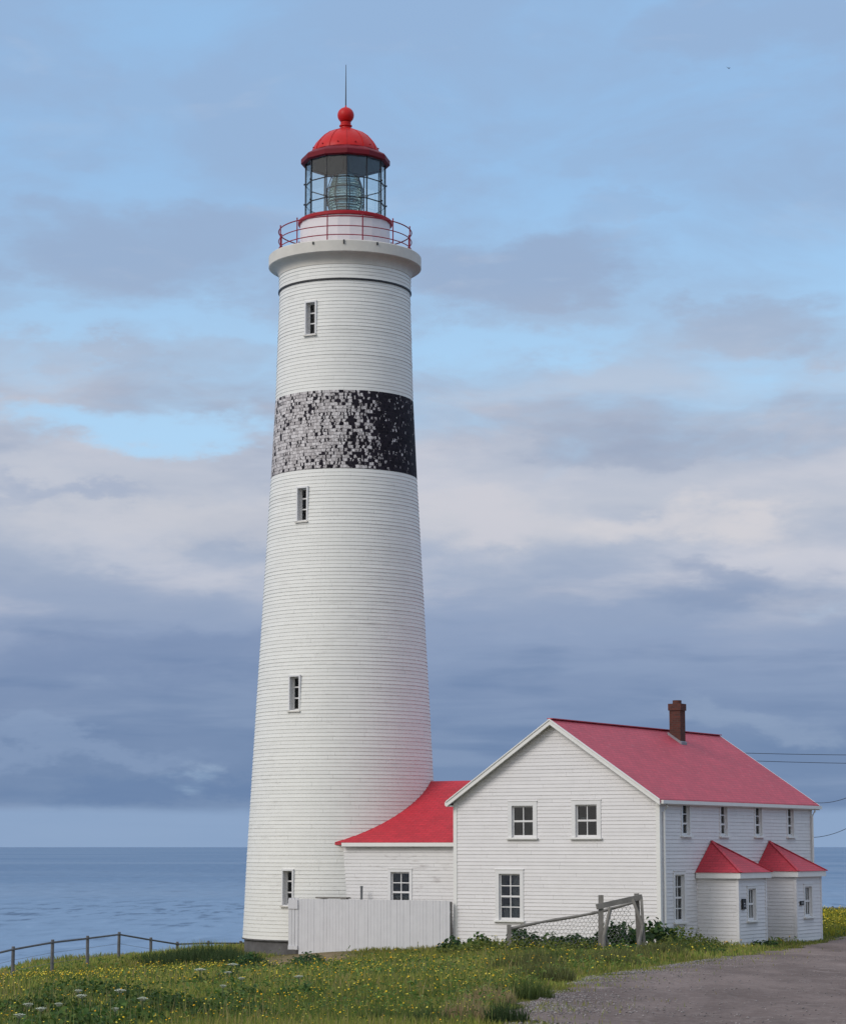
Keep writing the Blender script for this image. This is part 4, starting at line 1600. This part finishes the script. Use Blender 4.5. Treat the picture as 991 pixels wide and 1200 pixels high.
def in_rect(X, Y, x0, x1, y0, y1):
    """inside a rectangle in the house's own axes"""
    lx = (X - C0.x) * HX.x + (Y - C0.y) * HX.y
    ly = (X - C0.x) * HY.x + (Y - C0.y) * HY.y
    return (lx > x0) & (lx < x1) & (ly > y0) & (ly < y1)


def free(X, Y):
    ok = ~in_rect(X, Y, -8.0, 0.05, -0.05, 14.0)
    ok &= ~in_rect(X, Y, 0, 1.7, 2.9, 5.5) & ~in_rect(X, Y, 0, 1.7, 8.1, 10.7)
    ok &= ~in_rect(X, Y, -15, -7.9, -0.32, 8.7)
    ok &= np.hypot(X - TOWER.x, Y - TOWER.y) > 3.85
    return ok


def scatter(y0, y1, dens, xmin=None, xmax=None):
    """points of the meadow between two distances"""
    out = []
    Xl = -(y1 * 0.187 + 3.0) if xmin is None else xmin
    Xr = road_x(np.array([y1]))[0] + 1.0 if xmax is None else xmax
    n = int((Xr - Xl) * (y1 - y0) * dens)
    X = rng.uniform(Xl, Xr, n); Y = rng.uniform(y0, y1, n)
    if xmin is None:
        k = X > -(Y * 0.187 + 3.0)
        X, Y = X[k], Y[k]
    return X, Y


G_BASE = np.array([0.055, 0.075, 0.020])
PAL = np.array([[0.225, 0.265, 0.056], [0.150, 0.210, 0.045], [0.300, 0.295, 0.076], [0.320, 0.285, 0.098], [0.115, 0.165, 0.042], [0.255, 0.300, 0.066]])
DRY = np.array([0.34, 0.27, 0.14])


def grass_colours(X, Y):
    n = len(X)
    c = PAL[rng.integers(0, len(PAL), n)] * rng.uniform(0.75, 1.25, (n, 1))
    a = vnoise(X, Y, 4.5, 11)[:, None]
    c = c * (0.72 + 0.56 * a)
    # yellower turf in places
    yl = sstep(vnoise(X, Y, 6.0, 12), 0.45, 0.8)[:, None]
    c = c * (1 - yl * 0.5) + np.array([0.155, 0.150, 0.028]) * yl * 0.5
    dry = (rng.uniform(0, 1, n) < 0.06 + 0.10 * sstep(vnoise(X, Y, 2.5, 13), 0.55, 0.85))
    c[dry] = DRY * rng.uniform(0.6, 1.1, (dry.sum(), 1))
    return c


def meadow():
    XX, YY, HH, WW, CC = [], [], [], [], []
    for y0, y1, dens in ((21, 28, 260), (28, 36, 230), (36, 48, 170), (48, 62, 120), (62, 76, 85), (76, 106, 60)):
        X, Y = scatter(y0, y1, dens)
        edge = road_x(Y) + 0.35 * (vnoise(X, Y, 1.3, 21) - 0.5) * 2 + 0.7 * (vnoise(X, Y, 3.0, 22) - 0.5)
        k = free(X, Y) & (X < edge)
        k &= rng.uniform(0, 1, len(X)) > 0.93 * dirt(X, Y)
        k &= ground(X, Y) > -4
        X, Y = X[k], Y[k]; e = (edge[k] - X)
        n = len(X)
        patch = vnoise(X, Y, 3.3, 14)
        H = (0.09 + 0.20 * patch) * rng.uniform(0.55, 1.35, n)
        H *= 0.35 + 0.65 * sstep(e, 0, 1.2)
        # taller rank grass near the tower's left
        H *= 1 + 1.3 * np.exp(-(((X + 8.6) / 1.7) ** 2 + ((Y - 93) / 3.0) ** 2))
        H *= 1 - 0.75 * np.minimum(1, dirt(X, Y) * 1.5)
        Wd = (0.0035 + 0.00036 * Y) * rng.uniform(0.6, 1.3, n)
        XX.append(X); YY.append(Y); HH.append(H); WW.append(Wd); CC.append(grass_colours(X, Y))
    # loose taller stalks standing out of the sward
    for y0, y1, dens in ((23, 36, 16), (36, 52, 9), (52, 74, 5)):
        X, Y = scatter(y0, y1, dens)
        k = free(X, Y) & (X < road_x(Y) - 0.4) & (dirt(X, Y) < 0.2) & (rng.uniform(0, 1, len(X)) < sstep(vnoise(X, Y, 2.0, 71), 0.35, 0.7))
        X, Y = X[k], Y[k]
        XX.append(X); YY.append(Y); HH.append(rng.uniform(0.26, 0.52, len(X))); WW.append((0.0020 + 0.00022 * Y) * rng.uniform(0.7, 1.2, len(X)))
        c = np.where(rng.uniform(0, 1, (len(X), 1)) < 0.5, np.array([[0.30, 0.25, 0.12]]), np.array([[0.20, 0.23, 0.07]])) * rng.uniform(0.7, 1.2, (len(X), 1))
        CC.append(c)
    # weeds creeping out over the gravel edge
    n = 5200
    Y = rng.uniform(24, 80, n); t = rng.exponential(0.45, n)
    X = road_x(Y) + t - 0.1
    k = (vnoise(X, Y, 0.9, 81) > 0.55)
    X, Y = X[k], Y[k]
    XX.append(X); YY.append(Y); HH.append(rng.uniform(0.03, 0.13, len(X))); WW.append((0.003 + 0.0003 * Y) * rng.uniform(0.6, 1.2, len(X)))
    CC.append(grass_colours(X, Y))
    # the yellow-green field beyond the porches
    n = 26000
    X = rng.uniform(11, 33, n); Y = rng.uniform(93, 133, n)
    k = free(X, Y) & ~((Y < 96.5) & (X > road_x(Y) - 0.4)) & (ground(X, Y) > -2)
    X, Y = X[k], Y[k]
    XX.append(X); YY.append(Y); HH.append(rng.uniform(0.12, 0.38, len(X))); WW.append(0.045 * rng.uniform(0.6, 1.3, len(X)))
    c = np.array([0.26, 0.25, 0.030]) * rng.uniform(0.7, 1.3, (len(X), 1)); CC.append(c)
    # sparse low growth between road and porches
    n = 5200
    lx = rng.uniform(-0.2, 3.6, n); ly = rng.uniform(-2.5, 12.5, n)
    X = C0.x + HX.x * lx + HY.x * ly; Y = C0.y + HX.y * lx + HY.y * ly
    k = free(X, Y) & (X < road_x(Y) + 0.2)
    X, Y = X[k], Y[k]
    XX.append(X); YY.append(Y); HH.append(rng.uniform(0.03, 0.12, len(X))); WW.append(0.03 * rng.uniform(0.6, 1.3, len(X)))
    CC.append(grass_colours(X, Y) * 0.8)
    X, Y, H, Wd, C = map(np.concatenate, (XX, YY, HH, WW, CC))
    Z = ground(X, Y) - 0.02
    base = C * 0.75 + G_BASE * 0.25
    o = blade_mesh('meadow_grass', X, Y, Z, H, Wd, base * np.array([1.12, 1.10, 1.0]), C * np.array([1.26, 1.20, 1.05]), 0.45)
    tag(o, 'short green and straw coloured meadow grass covering the slope', 'grass', kind='stuff')


meadow()


def herbs():
    """low broad leaved growth between the grasses"""
    VV, FF, CC = [], [], []
    base = 0
    for y0, y1, dens, sz in ((22, 34, 42, 0.050), (34, 50, 34, 0.062), (50, 72, 20, 0.085), (72, 96, 9, 0.11)):
        X, Y = scatter(y0, y1, dens)
        p = sstep(vnoise(X, Y, 2.6, 51) * 0.6 + vnoise(X, Y, 7.0, 52) * 0.4, 0.40, 0.62)
        k = (X < road_x(Y) - 0.5) & free(X, Y) & (rng.uniform(0, 1, len(X)) < p) & (dirt(X, Y) < 0.5)
        X, Y = X[k], Y[k]
        n = len(X)
        Z = ground(X, Y) + rng.uniform(0.03, 0.26, n)
        N = rng.normal(0, 0.45, (n, 3)); N[:, 2] = np.abs(N[:, 2]) + 0.45
        N /= np.linalg.norm(N, axis=1, keepdims=True)
        U = np.cross(N, rng.normal(0, 1, (n, 3))); U /= np.linalg.norm(U, axis=1, keepdims=True)
        W_ = np.cross(N, U)
        s_ = sz * rng.uniform(0.5, 1.4, n)
        P = np.stack([X, Y, Z], 1)
        V = np.zeros((n, 6, 3))
        for i, (u, w, q) in enumerate(((-0.6, 0, 0.0), (-0.1, 0.26, 0.10), (0.35, 0.20, 0.06), (0.75, 0, -0.15), (0.35, -0.20, 0.06), (-0.1, -0.26, 0.10))):
            V[:, i] = P + (U * u + W_ * w + N * q) * s_[:, None]
        pal = np.array([[0.095, 0.175, 0.038], [0.130, 0.220, 0.046], [0.068, 0.130, 0.030], [0.195, 0.255, 0.058]])
        c = pal[rng.integers(0, 4, n)] * rng.uniform(0.7, 1.3, (n, 1))
        b = np.arange(n)[:, None] * 6 + base
        VV.append(V.reshape(-1, 3)); CC.append(np.repeat(c[:, None], 6, 1).reshape(-1, 3))
        FF.append(np.concatenate([b + np.array([[0, 1, 2, 3]]), b + np.array([[0, 3, 4, 5]])]))
        base += n * 6
    o = np_mesh('meadow_herbs', np.concatenate(VV), np.concatenate(FF), M['leaf'], np.concatenate(CC))
    tag(o, 'low broad leaved green herbs growing through the meadow grass', 'ground cover', kind='stuff')


herbs()


def flowers():
    XX, YY, RR, CC = [], [], [], []

    def put(X, Y, r, c):
        XX.append(X); YY.append(Y); RR.append(r); CC.append(c)
    yel = np.array([[0.75, 0.52, 0.02], [0.80, 0.66, 0.06], [0.72, 0.60, 0.10], [0.85, 0.45, 0.01]])
    for y0, y1, dens, r in ((24, 36, 17.0, 0.012), (36, 50, 14.0, 0.016), (50, 70, 7.0, 0.023), (70, 86, 4.0, 0.030)):
        X, Y = scatter(y0, y1, dens)
        p = sstep(vnoise(X, Y, 3.6, 31), 0.42, 0.75) * 1.2 + 0.12
        k = (X < road_x(Y) - 0.5) & free(X, Y) & (rng.uniform(0, 1, len(X)) < p) & (dirt(X, Y) < 0.4)
        X, Y = X[k], Y[k]
        put(X, Y, r * rng.uniform(0.6, 1.3, len(X)), yel[rng.integers(0, 4, len(X))])
    # dense buttercups on the left brow and on the far field
    n = 2600
    X = rng.uniform(-14, -5.5, n); Y = rng.uniform(46, 82, n)
    k = rng.uniform(0, 1, n) < sstep(vnoise(X, Y, 4.0, 33), 0.25, 0.6)
    put(X[k], Y[k], 0.019 * rng.uniform(0.6, 1.3, k.sum()), yel[rng.integers(0, 3, k.sum())])
    n = 3000
    X = rng.uniform(12, 32, n); Y = rng.uniform(96, 132, n)
    k = free(X, Y)
    put(X[k], Y[k], 0.045 * rng.uniform(0.6, 1.3, k.sum()), yel[rng.integers(0, 3, k.sum())])
    X, Y, r, C = map(np.concatenate, (XX, YY, RR, CC))
    n = len(X)
    Z = ground(X, Y) + rng.uniform(0.12, 0.34, n)
    # a shallow five-petalled cup and its stalk
    a = rng.uniform(0, 2 * PI, n); tilt = rng.uniform(0.1, 0.9, n)
    N = np.stack([np.cos(a) * np.sin(tilt), np.sin(a) * np.sin(tilt) - 0.25, np.cos(tilt)], 1)
    N /= np.linalg.norm(N, axis=1, keepdims=True)
    U = np.cross(N, np.array([0.3, 0.9, 0.1])); U /= np.linalg.norm(U, axis=1, keepdims=True)
    W_ = np.cross(N, U)
    P = np.stack([X, Y, Z], 1)
    V = np.zeros((n, 11 + 3, 3)); Cc = np.zeros((n, 14, 3))
    V[:, 0] = P; Cc[:, 0] = C * 0.8
    for q in range(10):
        t = 2 * PI * q / 10
        rr = r * (1.0 if q % 2 == 0 else 0.62)
        V[:, 1 + q] = P + (U * math.cos(t) + W_ * math.sin(t)) * rr[:, None] + N * (0.35 * r)[:, None]
        Cc[:, 1 + q] = C
    sw = (0.002 + 0.00012 * Y)
    V[:, 11] = P - np.stack([sw, 0 * sw, np.full(n, 0.002)], 1); V[:, 12] = P + np.stack([sw, 0 * sw, np.full(n, -0.002)], 1)
    V[:, 13] = np.stack([X + rng.uniform(-0.05, 0.05, n), Y, ground(X, Y) - 0.02], 1)
    Cc[:, 11:] = np.array([0.08, 0.12, 0.025])
    b = np.arange(n)[:, None] * 14
    F = np.concatenate([b + np.array([[0, 1 + q, 1 + (q + 1) % 10]]) for q in range(10)] + [b + np.array([[11, 12, 13]])])
    o = np_mesh('yellow_wildflowers', V.reshape(-1, 3), F, M['petal'], Cc.reshape(-1, 3))
    tag(o, 'small yellow wildflowers dotted all through the meadow grass', 'flowers', kind='stuff')


flowers()


def gravel():
    n = 14000
    Y = 24 + 44 * rng.uniform(0, 1, n) ** 1.4
    t = np.where(rng.uniform(0, 1, n) < 0.7, rng.exponential(0.55, n), rng.uniform(0, 14, n))
    X = road_x(Y) - 0.25 + t
    k = (rng.uniform(0, 1, n) < sstep(vnoise(X, Y, 1.6, 41), 0.25, 0.6))
    X, Y = X[k], Y[k]
    n = len(X)
    r = rng.uniform(0.006, 0.022, n)
    Z = ground(X, Y) + 0.022
    octa = np.array([[1, 0, 0], [0, 1, 0], [-1, 0, 0], [0, -1, 0], [0, 0, 0.7], [0, 0, -0.5]], float)
    V = octa[None] * r[:, None, None] * rng.uniform(0.6, 1.3, (n, 6, 1))
    a = rng.uniform(0, 2 * PI, n)
    ca, sa = np.cos(a)[:, None], np.sin(a)[:, None]
    V = np.stack([V[:, :, 0] * ca - V[:, :, 1] * sa, V[:, :, 0] * sa + V[:, :, 1] * ca, V[:, :, 2]], 2)
    V += np.stack([X, Y, Z], 1)[:, None]
    g = rng.uniform(0.12, 0.34, (n, 1)); C = np.repeat((g * np.array([[1.0, 0.90, 0.87]]))[:, None], 6, 1)
    f = np.array([[0, 1, 4], [1, 2, 4], [2, 3, 4], [3, 0, 4], [1, 0, 5], [2, 1, 5], [3, 2, 5], [0, 3, 5]])
    F = (np.arange(n)[:, None, None] * 6 + f[None]).reshape(-1, 3)
    M['stone'] = m_leaf('loose_stone', trans=0.0, rough=0.9)
    o = np_mesh('gravel', V.reshape(-1, 3), F, M['stone'], C.reshape(-1, 3))
    tag(o, 'loose pale stones along the grassy edge of the gravel road', 'gravel', kind='stuff')


gravel()


def leaf_cloud(n, rx, ry, h, size, cols, up=0.35, aspect=0.7, low=0.1):
    """broad leaves spread through a low dome: each leaf a folded six-sided blade"""
    P = np.zeros((n, 3))
    a = rng.uniform(0, 2 * PI, n); rr = np.sqrt(rng.uniform(0, 1, n))
    P[:, 0] = np.cos(a) * rr * rx; P[:, 1] = np.sin(a) * rr * ry
    top = h * (1 - 0.65 * rr ** 2) * rng.uniform(0.75, 1.1, n)
    P[:, 2] = low * h + (top - low * h) * rng.uniform(0.25, 1.0, n) ** 0.7
    out = np.stack([np.cos(a), np.sin(a), np.zeros(n)], 1)
    N = out * rng.uniform(0.1, 0.9, (n, 1)) + rng.normal(0, 0.35, (n, 3)); N[:, 2] = np.abs(N[:, 2]) + up
    N /= np.linalg.norm(N, axis=1, keepdims=True)
    U = np.cross(N, rng.normal(0, 1, (n, 3))); U /= np.linalg.norm(U, axis=1, keepdims=True)
    W_ = np.cross(N, U)
    s = size * rng.uniform(0.55, 1.25, n)
    shape = [(-0.5, 0, 0.0), (-0.15, 0.42, 0.10), (0.25, 0.34, 0.08), (0.55, 0, -0.08), (0.25, -0.34, 0.08), (-0.15, -0.42, 0.10)]
    V = np.zeros((n, 6, 3))
    for i, (u, w, q) in enumerate(shape):
        V[:, i] = P + (U * u + W_ * (w * aspect * 1.4) + N * q) * s[:, None]
    c = cols[rng.integers(0, len(cols), n)] * rng.uniform(0.7, 1.3, (n, 1))
    C = np.repeat(c[:, None], 6, 1)
    b = np.arange(n)[:, None] * 6
    F = np.concatenate([b + np.array([[0, 5, 3, 4]]) * 0 + np.array([[0, 1, 2, 3]]), b + np.array([[0, 3, 4, 5]])])
    return V.reshape(-1, 3), F, C.reshape(-1, 3), P


DARKG = np.array([[0.022, 0.055, 0.016], [0.030, 0.070, 0.020], [0.045, 0.090, 0.024], [0.018, 0.045, 0.014]])
MIDG = np.array([[0.050, 0.100, 0.022], [0.070, 0.125, 0.026], [0.040, 0.080, 0.020], [0.095, 0.135, 0.030]])
YELG = np.array([[0.11, 0.13, 0.025], [0.14, 0.15, 0.03], [0.08, 0.11, 0.02]])


def bush(name, x, y, rx, ry, h, n, size, cols, label, cat='plant', group=None):
    V, F, C, P = leaf_cloud(n, rx, ry, h, size, cols)
    root = empty(name, (x, y, g1(x, y) - 0.03), 0, label, cat, group)
    np_mesh('foliage', V, F, M['leaf'], C, root)
    m = MB()
    for i in rng.choice(len(P), min(22, len(P)), replace=False):
        p = P[i]
        m.tube([(p[0] * 0.3, p[1] * 0.3, -0.05), (p[0] * 0.75, p[1] * 0.75, p[2] * 0.6), tuple(p)], [0.016, 0.012, 0.006], 5)
    M.setdefault('stem', m_paint('green_stem', (0.07, 0.10, 0.03), 0.7, 0.2))
    m.build('stem', M['stem'], root)
    return root


# broad dark plants round the timber frame and along the gable foot
for x, y, rx, ry, h, n, s, c, lb in (
    (0.95, 79.0, 0.50, 0.5, 0.62, 70, 0.24, DARKG, 'leftmost low dark broad leaved plant, at the right end of the white fence'),
    (1.75, 77.5, 0.55, 0.5, 0.66, 80, 0.24, MIDG, 'low green broad leaved plant left of the short netting post'),
    (3.05, 74.3, 0.60, 0.5, 0.78, 110, 0.25, DARKG, 'dark broad leaved plant just right of the short netting post'),
    (3.85, 74.4, 0.60, 0.5, 0.62, 95, 0.25, MIDG, 'mid green broad leaved plant under the low half of the netting'),
    (4.65, 74.3, 0.60, 0.5, 0.66, 110, 0.25, DARKG, 'dark broad leaved plant left of the tall timber post'),
    (5.95, 74.6, 0.80, 0.6, 0.98, 210, 0.25, DARKG, 'thick dark plant filling the opening of the timber frame'),
    (7.15, 76.0, 0.85, 0.6, 1.12, 220, 0.25, DARKG, 'tall dark plant right of the timber frame, before the house corner'),
    (8.0, 77.3, 0.6, 0.6, 0.70, 120, 0.20, MIDG, 'green plant at the foot of the house corner, right of the dark ones')):
    bush('broad_leaf_plant', x, y, rx * 1.1, ry, h, int(n * 2.2), s * 0.66, np.concatenate([c * 1.25, c, MIDG]), lb, 'plant', 'broad leaved plants by the timber frame')
for x, y, rx, h, n, c, lb in (
    (7.95, 73.6, 0.95, 0.90, 620, YELG, 'big yellow green weedy clump at the road bend before the long wall'),
    (8.95, 76.0, 0.75, 0.50, 300, YELG, 'low yellow weedy clump beside the long wall, behind the big one'),
    (8.3, 71.5, 0.70, 0.40, 300, MIDG, 'low green weedy clump at the road bend, before the big yellow one'),
    (6.9, 72.4, 0.80, 0.55, 380, YELG, 'yellow green weeds at the right foot of the timber frame'),
    (5.9, 71.8, 0.80, 0.50, 380, MIDG * 1.3, 'mid green weeds before the opening of the timber frame'),
    (4.8, 72.2, 0.80, 0.55, 380, YELG, 'yellow green weeds left of the tall timber post'),
    (3.9, 72.4, 0.80, 0.50, 380, YELG * 1.1, 'pale yellow weeds under the middle of the netting'),
    (2.9, 72.8, 0.80, 0.55, 380, YELG, 'yellow green weeds at the foot of the short netting post'),
    (1.9, 74.5, 0.80, 0.55, 380, YELG * 1.1, 'yellow weeds left of the short netting post'),
    (1.0, 76.0, 0.70, 0.50, 320, YELG, 'yellow green weeds before the right end of the white fence')):
    bush('scrub_plant', x, y, rx, rx * 0.8, h, n, 0.075, c * 1.15, lb, 'plant', 'weedy clumps along the house front')
px = hw(1.95, 4.2, 0)
bush('low_weed', px.x, px.y, 0.55, 0.3, 0.27, 130, 0.10, DARKG, 'dark low weeds at the foot of the nearer porch', 'plant')
bush('shrub', -5.25, 73.5, 0.80, 0.7, 0.60, 560, 0.085, DARKG * 1.3, 'dark green rounded shrub left of the bare patch by the foundation', 'shrub', 'dark shrubs by the tower foot')
bush('shrub', -3.15, 67.0, 0.62, 0.6, 0.52, 460, 0.085, DARKG * 1.3, 'dark green rounded shrub before the left end of the white fence', 'shrub', 'dark shrubs by the tower foot')


# tussocks
def tussock(x, y, r, h, n, c, label, group='tall grass tussocks'):
    a = rng.uniform(0, 2 * PI, n); q = np.sqrt(rng.uniform(0, 1, n)) * r
    X = np.cos(a) * q; Y = np.sin(a) * q
    H = h * rng.uniform(0.5, 1.1, n) * (1 - 0.4 * (q / r) ** 2)
    col = np.array(c) * rng.uniform(0.7, 1.3, (n, 1))
    z0 = g1(x, y) - 0.03
    Z = ground(X + x, Y + y) - z0 - 0.03
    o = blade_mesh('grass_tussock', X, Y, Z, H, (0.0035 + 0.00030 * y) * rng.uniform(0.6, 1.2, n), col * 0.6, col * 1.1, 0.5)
    o.location = (x, y, z0)
    tag(o, label, 'grass tussock', group)


GRN = (0.085, 0.120, 0.032); BLG = (0.050, 0.082, 0.028); OLV = (0.130, 0.140, 0.048); STR = (0.34, 0.255, 0.135)
for x, y, r, h, n, c, lb in (
    (0.52, 30.5, 0.34, 0.42, 420, STR, 'straw coloured tussock at the bottom edge, left of the gravel corner'),
    (0.02, 29.5, 0.30, 0.34, 420, BLG, 'dark bluish green tussock left of the straw one'),
    (1.02, 30.0, 0.28, 0.40, 420, BLG, 'dark green tussock between the straw one and the gravel'),
    (0.95, 35.5, 0.40, 0.42, 420, STR, 'smaller straw tussock just above the big straw one'),
    (-0.55, 31.0, 0.4, 0.30, 420, GRN, 'green tussock at the bottom edge left of the bluish one'),
    (1.55, 38.0, 0.5, 0.46, 480, GRN, 'green tussock on the road bank above the gravel corner'),
    (2.2, 46.0, 0.7, 0.58, 560, OLV, 'olive tussock on the road bank half way up the road'),
    (2.3, 54.0, 0.9, 0.66, 640, OLV, 'large olive feathery tussock below the left end of the netting fence'),
    (3.2, 59.5, 0.9, 0.60, 620, GRN, 'green feathery tussock below the middle of the netting fence'),
    (4.2, 57.0, 0.9, 0.50, 620, OLV, 'olive tussock below the timber frame beside the road'),
    (5.4, 64.0, 0.9, 0.52, 620, OLV, 'olive tussock at the foot of the timber frame'),
    (6.6, 67.5, 0.8, 0.55, 560, OLV, 'olive tussock right of the timber frame at the road edge'),
    (7.6, 71.0, 0.8, 0.60, 560, GRN, 'green tussock under the tall dark plant by the road'),
    (-6.6, 83.0, 1.1, 0.70, 1000, BLG, 'green rank grass before the left edge of the tower foundation'),
    (-7.7, 85.0, 1.4, 0.92, 1300, BLG, 'tallest dark spiky grass, left of the tower foundation'),
    (-9.0, 87.0, 1.2, 0.66, 900, BLG, 'dark spiky grass between the fence end and the lighthouse'),
    (-8.9, 91.0, 1.0, 0.62, 700, BLG, 'tall dark rank grass against the sea, left of the lighthouse foot'),
    (-10.2, 91.5, 1.0, 0.50, 620, BLG, 'dark rank grass on the brow below the shore fence')):
    tussock(x, y, r, h, n, c, lb)


# white umbels
def umbel_plant(x, y, h, w, label):
    z0 = g1(x, y) - 0.02
    root = empty('cow_parsnip', (x, y, z0), rng.uniform(0, 6), label, 'plant', 'white flowering cow parsnip plants')
    M.setdefault('stem', m_paint('green_stem', (0.07, 0.10, 0.03), 0.7, 0.2))
    m = MB(); m.tube([(0, 0, -0.05), (0.02, 0.01, h * 0.6), (0.03, 0, h)], [0.016, 0.012, 0.010], 6); m.build('stem', M['stem'], root)
    V, F, C, P = leaf_cloud(150, 0.40, 0.40, h * 0.80, 0.085, MIDG * 1.2)
    np_mesh('foliage', V, F, M['leaf'], C, root)
    u = MB()
    for i in range(22):
        t = i * 2.39996; q = math.sqrt((i + 0.5) / 22) * w
        cx, cy, cz = 0.03 + q * math.cos(t), q * math.sin(t), h + 0.03 - 0.22 * q * q / w + random.uniform(-0.004, 0.004)
        s = w * 0.21
        u.add([(cx + s * math.cos(k * PI / 3), cy + s * math.sin(k * PI / 3), cz) for k in range(6)] + [(cx, cy, cz + s * 0.4), (cx, cy, cz - s * 0.5)],
              [(k, (k + 1) % 6, 6) for k in range(6)] + [((k + 1) % 6, k, 7) for k in range(6)])
        u.bar((0.03, 0, h - 0.02), (cx, cy, cz - s * 0.3), 0.003, 0.003)
    M.setdefault('umbel', m_paint('white_umbel', (0.46, 0.49, 0.38), 0.8, 0.2))
    u.build('umbel', M['umbel'], root)


for x, y, h, w, lb in (
    (-4.02, 24.1, 0.40, 0.055, 'white umbel plant nearest the bottom left corner'),
    (-4.16, 26.5, 0.40, 0.060, 'white umbel plant second up from the bottom left corner'),
    (-4.68, 28.7, 0.40, 0.060, 'white umbel plant at the left edge, above the two corner ones'),
    (-4.37, 29.1, 0.38, 0.050, 'small white umbel plant right of the left edge group'),
    (-4.26, 30.6, 0.40, 0.070, 'wide white umbel plant in the middle of the dark green patch'),
    (-4.75, 33.4, 0.40, 0.055, 'white umbel plant above the wide one in the dark green patch'),
    (-3.93, 31.7, 0.42, 0.075, 'tall white umbel plant at the right of the dark green patch'),
    (-3.50, 30.2, 0.40, 0.065, 'white umbel plant lower right of the dark green patch'),
    (-3.52, 27.7, 0.36, 0.040, 'small white umbel plant low at the right of the dark green patch'),
    (-4.22, 46.3, 0.42, 0.110, 'wide white umbel plant below the dark rank grass'),
    (-3.86, 49.1, 0.42, 0.110, 'uppermost white umbel plant, below the lighthouse foot'),
    (-3.61, 45.4, 0.40, 0.075, 'white umbel plant just below the uppermost one'),
    (-2.80, 37.7, 0.40, 0.055, 'white umbel plant below the bare patch'),
    (-2.93, 35.7, 0.38, 0.050, 'lowest white umbel plant below the bare patch'),
    (-1.91, 38.0, 0.40, 0.070, 'white umbel plant below the left end of the white fence')):
    umbel_plant(x, y, h - 0.07, w, lb)
for i, (x, y, rx, h, n) in enumerate(((-4.9, 31.5, 0.9, 0.36, 420), (-3.6, 33.2, 0.9, 0.34, 420), (-4.7, 37.0, 1.0, 0.36, 420), (-2.7, 33.5, 0.8, 0.30, 320), (-5.6, 40.0, 1.0, 0.36, 380), (-3.9, 27.0, 0.7, 0.34, 320))):
    lb = ['big dark leafy clump at the left, among the white umbels', 'dark leafy clump right of the big one at the left', 'dark leafy clump above the big one at the left',
          'low leafy clump farthest right of the dark green patch', 'leafy clump at the left edge above the dark green patch', 'leafy clump at the bottom left below the white umbels'][i]
    bush('leafy_clump', x, y, rx, rx * 0.8, h, n * 3, 0.058, MIDG * (0.9 if i < 3 else 1.25), lb, 'plant', 'leafy clumps in the meadow')
